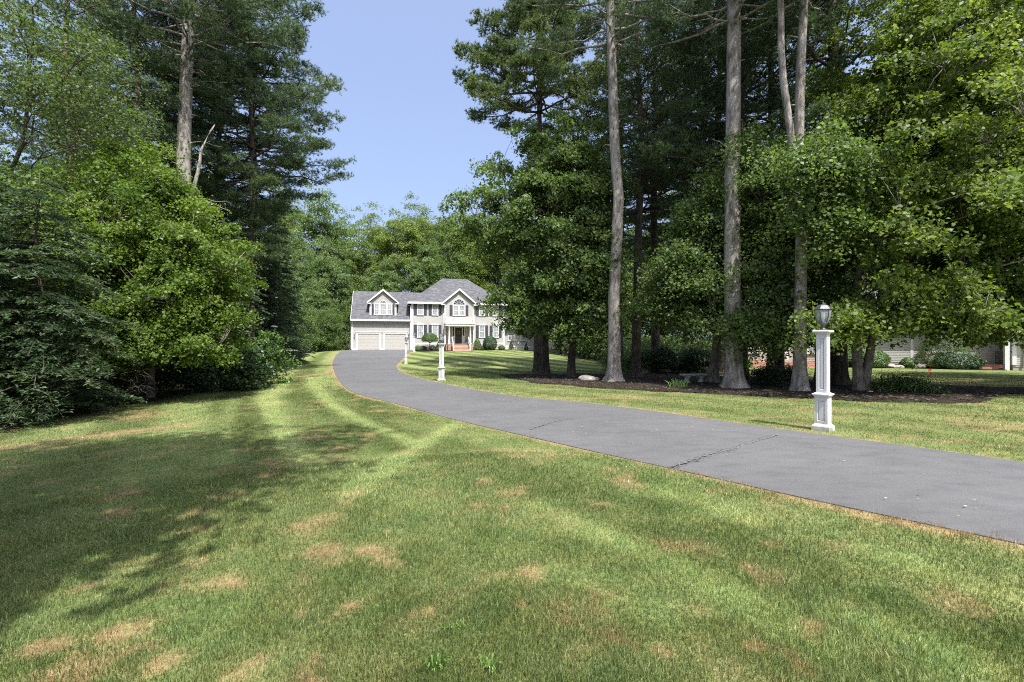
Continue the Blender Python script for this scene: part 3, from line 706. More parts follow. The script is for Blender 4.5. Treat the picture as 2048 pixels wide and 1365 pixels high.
# tall bare trunks (white pines): foliage begins above the picture
xy=G(1228,766)
place(pine('p',27,16.6,lambda t:4.6*(1-t)**.6,.30,101,bark='bark_pale',flare=1.15,dead=2,path=[(0,0,0),(.03,0,2),(.0,0,4),(.12,0,7),(.22,0,9),(.06,.1,11.5),(0,.2,14),(-.15,.2,18),(-.2,.2,27)],r1=.17),xy,'white_pine','leftmost tall pale bare trunk with a flared foot in the mulch bed')
xy=G(1468,779)
place(pine('p',26,14.8,lambda t:4.2*(1-t)**.6,.33,102,bark='bark_pale',flare=1.2,dead=2,path=[(0,0,0),(-.03,0,2),(-.08,0,4),(-.05,0,7),(0,.1,11),(.05,.1,14),(0,.2,26)],r1=.2),xy,'white_pine','thickest pale bare trunk with flared foot beside the stone bench')
xy=G(1600,786)
place(pine('p',26,14.5,lambda t:3.8*(1-t)**.6,.22,103,bark='bark_pale',flare=.8,dead=2,path=[(0,0,0),(0,0,3),(.05,0,6),(.02,.1,9),(.15,.2,12),(.3,.2,15),(.35,.2,26)],r1=.08,fork=([(.02,.1,7.9),(-.12,.08,8.5),(-.26,.05,9.1),(-.40,.05,10.1),(-.58,.05,11.4),(-.66,.05,12.6),(-.64,.08,13.9),(-.72,.1,15.5),(-.9,.1,18.5)],[.13,.13,.125,.12,.115,.11,.105,.095,.05])),xy,'white_pine','forked grey brown trunk just left of the near lamp post')
xy=G(1559,762)
place(pine('p',25,17.5,lambda t:3.6*(1-t)**.6,.20,104,bark='bark_dark',flare=.6,dead=1,path=[(0,0,0),(.1,0,4),(.2,0,8),(.2,0,18),(.1,0,25)],r1=.09),xy,'white_pine','slender dark trunk rising behind the dark round shrub')
xy=G(1676,772)
place(pine('p',27,13.5,lambda t:4.4*(1-t)**.6,.33,105,bark='bark_dark',flare=.8,dead=5,r1=.12),xy,'white_pine','thick dark trunk right behind the near lamp post')
xy=G(1272,757)
place(pine('p',24,9.5,lambda t:4.0*(1-t)**.55,.27,106,bark='bark_dark',flare=.9,dead=8,r1=.10,dens=1.1),xy,'white_pine','dark trunk close behind the left pale trunk, with a dark crown')
# maples
T1(1090,752,'left maple of the bed, its low bright crown hiding the end of the house',
   [(2.1,24.3,3.9,2.6,2.5,2.1),(4.4,23.6,3.3,2.0,2.0,1.8),(.1,24.8,3.9,1.4,1.4,1.4),(.5,24.5,2.8,1.2,1.2,.9),(1.2,25.5,8.6,4.0,3.2,3.2),(1.9,25.8,12.0,3.2,2.6,2.6)],13.4,.27,.06,201,nclump=520,per=180,rc=(.4,.85),ls=.14,bark='bark_dark',flare=.7,limbs=22)
T1(1143,757,'second maple from the left in the bed, with a reddish brown furrowed trunk',
   [(3.7,24.0,6.5,3.0,2.5,3.2),(3.9,24.6,10.4,3.0,2.4,2.8)],13,.23,.06,202,nclump=230,per=190,ls=.14,bark='bark_dark',limbs=14,mat='dark_leaf')
T1(1425,768,'leaning shaded maple beside the stone bench',
   [(8.2,20.0,4.6,2.3,1.9,2.9),(9.1,20.3,7.0,1.8,1.7,2.0),(7.3,20.3,3.3,1.5,1.3,1.1)],9.5,.22,.05,203,(.5,0),.1,nclump=250,per=200,ls=.125,bark='bark_grey',flare=1.0,limbs=14)
T1(1640,770,'broad maple crown between the thickest trunk and the near lamp post',
   [(10.0,18.0,8.0,1.9,1.7,2.2),(11.0,18.0,5.2,2.2,1.8,2.6),(12.0,18.2,7.6,1.9,1.7,2.5),(10.3,17.6,3.6,1.6,1.3,1.2),(9.6,17.4,2.2,1.7,1.1,.8),(9.9,17.6,2.6,1.5,1.1,.8),(9.5,17.3,2.0,1.5,1.1,.7),(12.6,17.0,2.4,1.2,1,.8),(12.4,17.0,2.7,1.2,1,.7),(10.1,14.6,6.9,1.5,.8,1.6),(10.1,14.5,6.4,1.6,.8,1.9),(10.3,14.6,7.6,1.3,.8,1.2)],10.5,.2,.05,204,nclump=470,per=190,ls=.115,bark='bark_dark',limbs=16)
xy=G(1722,785)
pA=[(-.08,0,0),(-.12,0,.8),(-.2,0,2),(-.1,0,4),(.3,0,7),(.6,0,10.5)]; pB=[(.10,0,0),(.2,0,.8),(.42,0,2),(.9,.1,4),(1.7,.2,7),(2.2,.3,10)]
place(decid('maple',loc(xy,[(14.6,15.6,5.6,4.3,3.4,3.0),(14.8,15.8,9.4,4.1,3.6,3.6),(16.2,15.8,8.2,3.6,3.4,4.6),(15.0,15.8,12.3,3.3,3.0,2.4),(10.5,14.4,2.35,1.9,.9,.55),(18.2,15.4,4.4,3.0,2.6,2.0),(13.0,14.4,3.2,2.0,1.2,.9),(14.4,14.0,2.35,2.2,1.2,.7),(17.2,14.4,2.45,2.2,1.4,.8),(16,15.5,2.5,2.6,1.6,.8),(13.2,15.2,2.3,1.5,1,.6)]),pA,.17,.05,205,nclump=1250,per=165,rc=(.35,.8),ls=.125,mat='maple_bright',bark='bark_grey',extra_paths=[(pB,.15,.05)],flare=.45,limbs=34),xy,'maple_tree','large bright twin stemmed maple filling the right edge')
xy=at(2170,21)
place(decid('maple',loc(xy,[(25.6,20.0,6,3.5,3,3.9),(27.5,19,9,3.4,3,3.9)]),trunk_path(10,(0,0),.1,10),.2,.05,206,nclump=230,per=170,ls=.15,mat='dark_leaf',bark='bark_dark',limbs=14),xy,'maple_tree','darker maple behind the large bright maple at the right edge')
# pines behind the bed
PB=[pine('p',29,11.5,lambda t:.6+5.4*(1-t)**.55,.32,301,dz=.8,bark='bark_dark',dens=.95,nw=.034,nl=.2,r1=.08),
    pine('p',27,9,lambda t:.6+4.6*(1-t)**.6,.28,302,dz=.8,bark='bark_dark',dens=.95,nw=.034,nl=.2,r1=.08)]
pine_hi=pine('p',31,19.0,lambda t:.8+5.2*(1-t)**.7,.33,303,dz=.62,bark='bark_dark',dens=2.0,nw=.045,nl=.22,r1=.08,tint0=.5,mat='pine_lit')
place(pine_hi,at(1076,33),'white_pine','pine standing against the sky above the left maple crown',1.0)
for (px,Yd,v,rz,lab) in ((1310,31,0,.4,'dark pine behind the two left trunks of the bed'),(1372,36,1,2.0,'brown trunked pine seen between the two pale trunks'),(1440,30,0,3.1,'dark pine directly behind the thickest pale trunk'),
      (1545,24.5,1,.9,'dark pine behind the slender dark trunk'),(1484,22.5,0,5.0,'dark slim trunk touching the right side of the thickest pale trunk'),(1240,34,1,4.1,'dark pine behind the leftmost pale trunk'),(1760,48,1,1.7,'dark pine rising behind the large bright maple'),(1900,47,0,2.6,'dark pine far right behind the cream house')):
    place(PB[v],at(px,Yd),'white_pine',lab,rz,rnd.uniform(.93,1.05))
# ---------------- generic forest stock, meshes shared by copies
def stock(seed,H,cr,ch,mat,bark,ls=.24,nc=170,per=110,r0=.2):
    blobs=[(0,0,H-ch*.5,cr,cr,ch*.5),(cr*.3,-.2*cr,H-ch*.75,cr*.75,cr*.8,ch*.3),(-cr*.35,.2*cr,H-ch*.35,cr*.7,cr*.7,ch*.32)]
    return decid('t',blobs,trunk_path(H*.93,(0,0),.2,10,random.Random(seed)),r0,.04,seed,nclump=nc,per=per,ls=ls,mat=mat,bark=bark,rc=(.8,1.5),limbs=14,shell=.6,flat=.6,droop=.35)
ST=dict(oak=stock(401,24,4.6,17,'oak','bark_grey',nc=260,per=130),oak2=stock(402,19,4.2,14.5,'oak','bark_dark',nc=230,per=130),
        loc=stock(403,23,4.4,13,'locust','bark_dark',ls=.2,nc=230,per=150),loc2=stock(404,20,3.8,12,'locust','bark_brown',ls=.2,nc=200,per=150),
        mp=stock(405,17,3.8,13.5,'maple','bark_dark',nc=220,per=130),low=stock(406,9,3.0,8.2,'maple','bark_grey',ls=.2,nc=150,per=120,r0=.1),
        dk=stock(407,18,4.4,15.5,'dark_leaf','bark_dark',nc=240,per=130))
def far(kind,px,Y,top,lab,rz=None,grp='trees of the woods behind the houses',name=None,wide=1.0):
    """top = photo row of the treetop"""
    xy=at(px,Y); H0={'oak':24,'oak2':19,'loc':23,'loc2':20,'mp':17,'low':9,'dk':18}[kind]
    h=EYE+(682.5-top)/F*Y-Z(*xy); s=h/(H0*1.0)
    nm={'oak':'oak_tree','oak2':'oak_tree','loc':'locust_tree','loc2':'locust_tree','mp':'maple_tree','low':'young_tree','dk':'shade_tree'}[kind]
    return place(ST[kind],xy,name or nm,lab,rz if rz is not None else rnd.uniform(0,6.28),(s*wide,s*wide,s),grp)
# wall of woods behind the house
far('loc',560,86,372,'yellow green feathery tree beyond the dark conifers at the left of the gap',wide=.8)
far('oak',638,82,384,'tallest rounded oak at the left of the sky gap',wide=1.05)
far('oak2',600,70,500,'grey green oak in front of the tallest oak')
far('oak2',668,72,490,'grey green oak just left of the garage roof')
far('loc',738,84,428,'yellow green feathery tree above the garage roof')
far('oak',690,90,440,'second oak behind the garage, right of the tallest oak')
far('loc2',790,80,425,'feathery tree rising behind the garage dormer')
far('loc',838,88,410,'highest feathery tree right of the middle of the sky gap',wide=.9)
far('oak2',770,76,520,'lower oak right behind the garage dormer')
far('oak2',852,78,490,'lower oak behind the left end of the main roof')
far('oak',888,86,428,'rounded tree directly behind the hipped roof')
far('loc2',925,80,430,'feathery tree behind the right slope of the hipped roof')
far('mp',905,76,500,'green tree just over the ridge of the hipped roof')
far('oak',960,88,418,'oak half hidden by the left maple of the bed')
far('loc',1005,84,430,'feathery tree wholly behind the left maple of the bed')
far('oak2',630,66,560,'small oak between the conifers and the garage',wide=1.0)
far('low',602,60,600,'young tree beside the white box at the end of the left lawn')
far('low',650,63,618,'low young tree left of the garage corner')
far('low',690,70,600,'young tree against the garage side wall')
far('dk',1045,76,480,'shade tree beyond the right end of the house')
far('mp',1085,70,520,'green tree right of the house wing')
for i,(px,Y,top,k,lab) in enumerate(((1120,62,470,'dk','shade tree seen over the mound behind the two left maples of the bed'),(1165,58,500,'mp','green tree behind the second maple trunk of the bed'),
   (1205,66,430,'dk','shade tree just left of the leftmost pale trunk, far back'),(1235,52,520,'low','low tree in the dark gap right of the leftmost pale trunk'),(1262,60,440,'dk','tall shade tree behind the dark trunk'),
   (1330,50,480,'dk','shade tree behind the dark hedge, left part'),(1385,54,470,'mp','green tree behind the dark hedge, right part'),(1345,70,400,'oak2','tall oak far behind the dark hedge'),(1420,62,430,'oak','tall oak far behind the stone bench'),
   (1465,50,500,'dk','shade tree left of the cream house'),(1500,58,450,'mp','tree rising behind the left end of the cream house'),(1560,56,400,'dk','tree over the cream house roof, left'),(1640,58,420,'oak2','oak over the middle of the cream house roof'),
   (1720,54,400,'dk','tree over the cream house roof, right'),(1830,56,380,'mp','tree over the far right of the cream house roof'),(1940,52,380,'dk','tree behind the right end of the cream house'),(2060,48,340,'mp','tree at the right edge behind the cream house'))):
    far(k,px,Y,top,lab)
# dark undergrowth closing the woods
def undergrowth(pts,h,n,ls,mat,seed,lab):
    rn=np.random.default_rng(seed); P=[];A=np.array(pts,float); seg=np.hypot(*np.diff(A,axis=0).T); pr=seg/seg.sum()
    i=rn.choice(len(seg),n,p=pr); t=rn.random(n); xy=A[i]+(A[i+1]-A[i])*t[:,None]+rn.normal(0,1.4,(n,2))
    hh=h*(.45+.9*fbm(xy[:,0],xy[:,1],2.5,seed)); z=ZA(xy[:,0],xy[:,1])+hh*rn.random(n)**.8
    nr=np.stack([0*z,0*z-.3,1+0*z],1)+rn.normal(0,.6,(n,3)); L=ls*rn.uniform(.6,1.3,n)
    o=link('undergrowth',leaf_mesh('undergrowth',np.stack([xy[:,0],xy[:,1],z],1),nr,L,L*.7,np.clip(rn.normal(.4,.25,n),0,1),M[mat])); tag(o,lab,'undergrowth',kind='stuff')
undergrowth([(-34,80),(-28,67),(-22.5,70),(-16,82),(0,86),(12,74),(11,60),(11.5,48),(12,38),(14,32)],2.6,42000,.22,'dark_leaf',1,'leafy undergrowth along the foot of the far woods')
undergrowth([(-20,-4),(-18.5,8),(-17.5,17),(-20,28),(-26,40),(-31,52),(-34,66)],2.4,42000,.17,'dark_leaf',2,'leafy undergrowth deep inside the left woods')
undergrowth([(14,46),(24,50),(36,48),(46,40)],3.0,18000,.25,'dark_leaf',3,'undergrowth behind the cream house')

# ---------------- left woods
pl=pine('p',31,16.5,lambda t:(2.0+4.0*min(1,t*5))*(1-t)**.45,.42,501,dz=.62,bark='bark_pale',dens=1.2,nw=.03,nl=.2,r1=.2,flare=.6,dead=22,tint0=.45,lean=(.35,0))
place(pl,at(358,24.5),'white_pine','big grey trunked pine with bare dead lower branches rising behind the bright maple',.3)
pr=pine('p',29,7.5,lambda t:(1.9+4.6*min(1,max(0,(t-.12)/.16)))*(1-t)**.42,.30,502,dz=.60,bark='bark_dark',dens=1.35,nw=.032,nl=.21,r1=.08,tint0=.5)
place(pr,at(500,29),'white_pine','pine with long boughs reaching out over the sky gap',2.2)
place(pr,at(440,34),'white_pine','dense dark pine just behind and left of the pine at the sky gap',4.4,.97)
pt=pine('p',24,12,lambda t:.5+3.2*(1-t)**.6,.19,503,dz=.7,bark='bark_brown',dens=.8,nw=.03,nl=.19,r1=.06,dead=14)
place(pt,at(336,28),'white_pine','thin reddish trunk close left of the big grey trunked pine',.5,.95)
place(pt,at(256,25),'white_pine','orange brown trunk lit by the sun in the left woods',2.5,1.1)
place(pt,at(208,28),'white_pine','thin dark trunk between the orange brown trunk and the mossy one',4.0,1.0)
place(pt,at(146,19.5),'white_pine','mossy thin trunk left of the other left wood trunks',5.1,.9)
place(pr,at(150,40),'white_pine','dark pine deep in the left woods',1.3,.9)
sp=hemlock('h',14.5,.6,3.3,.2,504,dz=.34,ls=.15,dens=.8,prof=lambda t:(1-t)**.7)
sp2=hemlock('h',12,.5,2.9,.18,505,dz=.34,ls=.15,dens=.8,prof=lambda t:(1-t)**.8)
place(sp,at(515,33.5),'hemlock_tree','dark hemlock right of the bright maple',.3,1.05)
place(sp2,at(478,27),'hemlock_tree','lower dark hemlock touching the right side of the bright maple',2.1,.8)
place(sp,at(560,43),'hemlock_tree','dark conical hemlock nearest the sky gap',3.6,1.05)
place(sp2,at(540,38.5),'hemlock_tree','hemlock between the two taller dark hemlocks',5.0,.95)
place(sp,at(575,52),'hemlock_tree','farthest hemlock beside the white box',1.1,.85)
place(sp,at(430,33),'hemlock_tree','hemlock hidden behind the bright maple crown',1.9,1.15)
# bright maple overhanging the lawn
xy=at(300,17.5)
place(decid('maple',loc(xy,[(-13.2,16.6,4.6,3.1,2.6,2.7),(-11.6,16.3,4.0,2.1,2.0,2.4),(-14.2,16.8,6.5,2.2,2.0,1.9),(-12.6,16.2,6.6,1.6,1.5,1.2),(-13.6,15.2,2.7,2.6,1.3,1.1),(-11.2,16.2,2.7,1.4,1.4,1.5),(-13.2,16.4,7.6,1.2,1.2,.9),(-15.6,16,5.2,1.8,1.8,1.8),(-13.4,15.4,1.9,2.4,1.2,.9),(-12.6,15.3,1.6,2.2,1.1,.8),(-10.8,16.2,1.9,1.3,1.3,1.2)]),[(0,0,0),(.1,-.1,1.5),(.3,-.2,3),(.5,-.3,5),(.6,-.3,8)],.14,.04,511,nclump=860,per=185,rc=(.3,.7),ls=.098,mat='maple_sun',bark='bark_grey',limbs=24,flare=.3),xy,'maple_tree','bright yellow green maple leaning out over the left lawn')
xy=at(120,17)
place(decid('maple',loc(xy,[(-17.0,16.2,5.8,2.8,2.2,2.4),(-15.6,15.0,4.3,2.2,1.8,2.0)]),trunk_path(11,(.2,0),.2,10),.12,.04,512,nclump=240,per=150,ls=.12,mat='maple',bark='bark_grey',limbs=18,flare=.3),xy,'maple_tree','shaded maple behind the feathery hemlock at the left edge')
xy=at(20,16.5)
place(decid('t',loc(xy,[(-18.2,16,12.3,3.0,2.5,3.0),(-15.6,16,11.2,2.6,2.2,2.2),(-17,16,9.0,2.4,2.2,1.8),(-14.0,16.5,9.2,1.8,1.6,1.3)]),trunk_path(13,(1,0),.3,12),.13,.04,513,nclump=150,per=120,ls=.09,mat='dark_leaf',bark='bark_dark',limbs=20,spread=1.25,flare=.3),xy,'cherry_tree','airy small leaved tree with sky showing through at the top left corner')
h1=hemlock('h',6.6,.35,2.7,.09,520,dz=.16,ls=.08,dens=1.35,prof=lambda t:min(1,.75+.5*t)*(1-t)**.55)
place(h1,at(78,11.9),'hemlock_tree','feathery hemlock at the left edge with boughs sweeping the grass')
place(h1,at(-40,12.5),'hemlock_tree','hemlock partly cut off by the left edge',2.0,1.1)
place(h1,at(215,16.6),'hemlock_tree','hemlock in the shade left of the tangle of dead branches',4.0,.8)
for i,(px,Y,k,top,lab) in enumerate(((300,34,'dk',430,'shade tree in the left woods behind the thin reddish trunk'),(200,36,'mp',420,'green tree deep in the left woods behind the orange brown trunk'),(90,32,'dk',400,'tall shade tree deep behind the mossy trunk'),
    (0,28,'mp',330,'green tree deep at the left edge'),(-40,24,'low',430,'low tree inside the left woods at the edge'),(390,42,'dk',400,'shade tree behind the big pine'),(70,24,'low',420,'low tree behind the airy tree'),(170,27,'low',430,'low tree behind the thin dark trunk'),(260,30,'low',430,'low tree behind the bright maple, left'),(370,33,'low',460,'low tree behind the bright maple, right'),(450,44,'dk',420,'shade tree behind the dense dark pine'))):
    far(k,px,Y,top,lab,grp='trees inside the left woods')
# trees just behind the photographer that throw the shade over the left of the lawn
def behind(kind,x,y,s,lab): return place(ST[kind],(x,y),'shade_tree',lab,rnd.uniform(0,6.28),s)
behind('oak2',-2.9,-.6,(.72,.72,.95),'oak on the near lawn whose shade falls across the left grass'); behind('dk',-10.8,1.0,(.56,.56,.95),'dark leaved tree at the near left corner of the lawn'); behind('dk',22.5,12.0,(.85,.85,.7),'dark leaved tree beyond the near right lawn')
# ---------------- shrubs, rhododendron, dead branches
dome=lambda t:math.sqrt(max(0,1-(max(t-.25,0)/.75)**2))*min(1,.72+t*1.1)
egg=lambda t:math.sqrt(max(0,1-((t-.42)/.58)**2)) if t>.42 else math.sqrt(max(0,1-((.42-t)/.55)**2))
cone=lambda t:(1-t)**.75*min(1,.8+t*2)
def rough(name,xy,blobs,n,ls,mat,lab,seed,cat='shrub',rc=(.3,.6),per=60,h=1.2):
    ms=decid('s',blobs,trunk_path(h,(0,0),.03,6),.035,.012,seed,nclump=n,per=per,ls=ls,mat=mat,bark='bark_dark',rc=rc,limbs=8,shell=.5,flat=.8,flare=.2,minz=.06)
    e=empty(name,(xy[0],xy[1],Z(*xy)),0,lab,cat); link('stem',ms[0],e); link('foliage',ms[1],e); return e
xy=G(385,790)
rough('rhododendron',(-13.4,19.3),[(0,0,1.1,1.6,1.3,1.1),(-1.6,.2,1.0,1.4,1.2,1.0),(1.3,.6,1.0,1.2,1.2,1.1)],230,.11,'box_dark','broad dark rhododendron at the wood edge under the bright maple',601,per=95,h=1.5)
rough('rhododendron',(-12.6,22.3),[(0,0,1.3,1.2,1.1,1.3)],100,.11,'box','lighter green shrub at the wood edge right of the dark rhododendron',602,per=90,h=1.5)
rough('fern_clump',at(225,15.2),[(0,0,.25,.7,.5,.3)],26,.08,'box','low green plant clump at the wood edge left of the dead branches',603,'plant',per=50,h=.4)
mb=MB(); rg=random.Random(9)
def tangle(mb,s,a,L,d,r):
    e=(s[0]+cos(a)*L,s[1]+sin(a)*L*.7,max(.05,s[2]+rg.uniform(-.55,.5)*L)); pts=limb(mb,s,e,r,r*.35,rg.uniform(-.05,.15),6,4,.07,rg)
    if d>0:
        for k in range(3): tangle(mb,pts[rg.choice([2,3,4,5])],a+rg.uniform(-.9,.9),L*rg.uniform(.45,.75),d-1,r*.5)
for k in range(7): tangle(mb,(rg.uniform(-.5,.5),rg.uniform(-.3,.3),rg.uniform(.25,1.3)),rg.uniform(-3.1,3.1),rg.uniform(.9,1.6),3,.018)
bx=at(205,14.9); o=mb.build('dead_branches',M['deadwood']); o.location=(bx[0],bx[1],Z(*bx)); tag(o,'tangle of bare dead branches under the bright maple','branches')
mb=MB(); mb.tube([(*G(20,860),0),(*G(60,850),0),(*G(85,825),0),(*G(105,800),0)],.01,5)
mb.v=[(x,y,Z(x,y)+.05+.15*i/20) for i,(x,y,z) in enumerate(mb.v)]
P=[np.array((*G(5,862),.04)),np.array((*G(45,853),.12)),np.array((*G(78,838),.3)),np.array((*G(95,815),.75)),np.array((*G(100,790),1.2))]
mb=MB(); mb.tube([(p[0],p[1],p[2]+Z(p[0],p[1])) for p in P],[.012,.013,.014,.012,.007],6); tag(mb.build('fallen_branch',M['deadwood']),'thin bare branch arching out of the hemlock onto the grass','branch')
# dead leaning snag by the big pine
mb=MB(); p=at(380,23.5); x0,y0=p; mb.tube([(x0-.1,y0,6.5),(x0+.1,y0,9.2),(x0+.45,y0,10.6),(x0+.6,y0,11.6),(x0+1.1,y0,12.6),(x0+1.3,y0,12.9)],[.11,.10,.085,.07,.045,.02],7)
mb.tube([(x0-.5,y0,Z(x0,y0)-.1),(x0-.3,y0,3),(x0-.1,y0,6.5)],[.15,.13,.11],7); tag(mb.build('dead_snag',M['bark_pale']),'bare pale dead stem bent beside the big pine trunk','dead tree')

# shrubs in the bed
for k,(px,py,blobs,n,lab) in enumerate(((1318,748,[(0,0,.9,1.7,1.0,.9),(1.7,.1,.85,1.3,.9,.8)],170,'long dark hedge left of the stone bench'),(1395,749,[(0,0,.9,1.2,.9,.9)],90,'dark shrub behind the stone bench'))):
    rough('hedge_shrub',G(px,py),blobs,n,.09,'box_dark',lab,610+k,per=85,h=1.3)
rough('bright_shrub',G(1312,735),[(0,0,1.4,1.5,.8,1.1)],70,.12,'box_yellow','yellow green shrub glowing behind the dark hedge',615,per=60,h=1.6)
rough('yew_shrub',G(1540,772),[(0,0,.42,.62,.5,.42)],50,.06,'box_dark','dark round shrub at the foot of the slender dark trunk',616,per=100,h=.6)
rough('yew_shrub',G(1578,765),[(0,0,.45,.6,.5,.4)],45,.06,'box_dark','dark shrub behind the grey brown trunk',617,per=90,h=.6)
for k,(px,py) in enumerate(((1765,786),(1800,785),(1835,788))):
    rough('azalea_shrub',G(px,py),[(0,0,.32,.62,.5,.28)],34,.05,'box',('low dark azalea beside the twin stemmed maple','middle low azalea right of the twin stemmed maple','last low azalea toward the right edge of the bed')[k],620+k,per=80,h=.45)
rough('bright_shrub',G(1225,742),[(0,0,.8,.7,.5,.7)],40,.1,'maple','green sapling shrub just left of the leftmost pale trunk',626,per=60,h=1.0)
rough('bright_shrub',G(1263,745),[(0,0,.8,.6,.5,.7)],36,.1,'maple','green sapling shrub between the pale and the dark trunk',627,per=60,h=1.0)
# strappy plant clump
mb=MB(); rg=random.Random(4)
for k in range(46):
    a=rg.uniform(0,6.28); r=rg.uniform(.02,.35); x,y=cos(a)*r,sin(a)*r*.6; L=rg.uniform(.18,.42); l=rg.uniform(.05,.3); w=.012
    p0=(x-w,y,0);p1=(x+w,y,0);m1=(x+cos(a)*l*.3+w,y+sin(a)*l*.3,L*.65);m0=(x+cos(a)*l*.3-w,y+sin(a)*l*.3,L*.65);t=(x+cos(a)*l,y+sin(a)*l,L)
    mb.quad(p0,p1,m1,m0); mb.poly([m0,m1,t])
M['strap']=plain('lily_blade',(.13,.24,.045),.5,.3,14)
p=G(1356,778); o=mb.build('daylily_clump',M['strap']); o.location=(p[0],p[1],Z(*p)+.03); tag(o,'small clump of strappy green daylily leaves in front of the stone bench','plant')
# rocks
def rock(xy,sx,sy,sz,seed,lab,mat='rock',rz=0):
    bm=bmesh.new(); bmesh.ops.create_icosphere(bm,subdivisions=3,radius=1); rg=np.random.default_rng(seed); ax=rg.normal(0,1,(9,3)); ax=unit(ax); dd=rg.uniform(.62,.95,9)
    for v in bm.verts:
        c=np.array(v.co)
        for a,d in zip(ax,dd):
            s=c@a
            if s>d: c=c-a*(s-d)
        v.co=(c[0]*sx,c[1]*sy,max(c[2],-.4)*sz)
    me=bpy.data.meshes.new('rock'); bm.to_mesh(me); bm.free(); me.materials.append(M[mat]); o=link('rock',me); o.location=(xy[0],xy[1],Z(*xy)+.3*sz); o.rotation_euler=(0,0,rz); return tag(o,lab,'rock')
rock(G(1176,763),.62,.4,.26,1,'low mossy boulder left of the leftmost pale trunk')
rock(G(1739,789),.16,.11,.1,2,'small white stone at the foot of the twin stemmed maple','stone')
rock(G(1512,787),.2,.12,.06,3,'flat pale stone at the edge of the mulch right of the thickest trunk','stone')
# stone bench
p=G(1388,768); e=empty('stone_bench',(p[0],p[1],Z(*p)+.02),.15,'pale carved stone bench in the mulch between the tall trunks','bench')
MB().box(-.62,-.2,.37,.62,.2,.44).build('seat',M['stone'],e,.015)
for s in (-1,1):
    mb=MB(); mb.lathe([(.17,0),(.18,.05),(.12,.1),(.10,.2),(.13,.28),(.17,.33),(.17,.37)],10,s*.34,0); mb.build('pedestal',M['stone'],e)
# orange utility flag and small white stake
p=G(1857,755); mb=MB(); mb.tube([(0,0,0),(0,0,.42)],.008,5); mb.box(.0,-.004,.30,.14,.004,.42); o=mb.build('marker_flag',M['orange']); o.location=(*p,Z(*p)); tag(o,'small orange marker flag in the shaded right lawn','flag')
p=G(1199,742); mb=MB(); mb.box(-.03,-.03,0,.03,.03,.3); mb.frus(.3,.12,.36,.05); o=mb.build('garden_light',M['white']); o.location=(*p,Z(*p)); tag(o,'tiny white path light at the far edge of the mound lawn','garden light')
p=G(579,719.5); e=empty('electrical_cabinet',(*p,Z(*p)),.3,'small pale cabinet where the left lawn meets the woods','cabinet')
MB().box(-.8,-.35,0,.8,.35,1.0).build('housing',M['concrete'],e,.03); MB().box(-.84,-.39,1.0,.84,.39,1.07).build('lid',M['white'],e,.02)
MB().box(-.3,-.362,.2,.5,-.352,.8).build('door',M['box_dark'],e)

# bright weeds in the near lawn
for k,(px,py,n_,lab) in enumerate(((905,1266,16,'bright green weed sprig in the near lawn, farthest of the three'),(868,1340,22,'bright green weed sprig low in the near lawn, left one'),(978,1345,26,'bright green leafy weed tuft low in the near lawn, right one'))):
    rg=random.Random(40+k); mb=MB()
    for j in range(n_):
        a=rg.uniform(0,6.28); r0=rg.uniform(0,.05); l=rg.uniform(.015,.05); h=rg.uniform(.025,.05); w_=rg.uniform(.0025,.005); x,y=cos(a)*r0,sin(a)*r0; nx_,ny_=-sin(a)*w_,cos(a)*w_
        m0=(x+cos(a)*l*.5+nx_,y+sin(a)*l*.5+ny_,h); m1=(x+cos(a)*l*.5-nx_,y+sin(a)*l*.5-ny_,h)
        mb.quad((x+nx_*.5,y+ny_*.5,0),(x-nx_*.5,y-ny_*.5,0),m1,m0); mb.poly([m0,m1,(x+cos(a)*l,y+sin(a)*l,h*.8)])
    p=G(px,py); M.setdefault('weed',plain('weed_leaf',(.09,.18,.03),.45,.2,20)); o=mb.build('weed',M['weed']); o.location=(p[0],p[1],Z(*p)+.012); tag(o,lab,'weed')
# ------------------------------------------------------------------ lamp posts
def panel_box(mb,w,z0,z1,pw,pz0,pz1,dep=.012):
    h=w/2
    for q in range(4):
        a=q*pi/2; c,s=cos(a),sin(a)
        def tr(x,y,z): return (x*c-y*s,x*s+y*c,z)
        def Q(x0,za,x1,zb,y=-h): mb.quad(tr(x0,y,za),tr(x1,y,za),tr(x1,y,zb),tr(x0,y,zb))
        p=pw/2; i=p-.014; j=p-.03
        Q(-h,z0,h,pz0);Q(-h,pz1,h,z1);Q(-h,pz0,-p,pz1);Q(p,pz0,h,pz1)
        for (A,B) in ((( -p,pz0),(p,pz0)),((p,pz0),(p,pz1)),((p,pz1),(-p,pz1)),((-p,pz1),(-p,pz0))):
            def inn(P,k): return (P[0]*(k/p), pz0+(p-k) if P[1]==pz0 else pz1-(p-k))
            a1,b1=inn(A,i),inn(B,i); a2,b2=inn(A,j),inn(B,j)
            mb.quad(tr(A[0],-h,A[1]),tr(B[0],-h,B[1]),tr(b1[0],-h+dep*1.5,b1[1]),tr(a1[0],-h+dep*1.5,a1[1]))
            mb.quad(tr(a1[0],-h+dep*1.5,a1[1]),tr(b1[0],-h+dep*1.5,b1[1]),tr(b2[0],-h+dep*.4,b2[1]),tr(a2[0],-h+dep*.4,a2[1]))
        mb.quad(tr(-j,-h+dep*.4,pz0+p-j),tr(j,-h+dep*.4,pz0+p-j),tr(j,-h+dep*.4,pz1-p+j),tr(-j,-h+dep*.4,pz1-p+j))
lp=empty('lamp_post',(0,0,0),0,'x','lamp post','white lamp posts along the driveway')
mb=MB(); mb.frus(-.15,.305,.085,.305); mb.frus(.085,.305,.105,.28); mb.frus(.105,.28,.125,.24); mb.frus(.125,.24,.14,.222); mb.build('base',M['postwhite'],lp,.004)
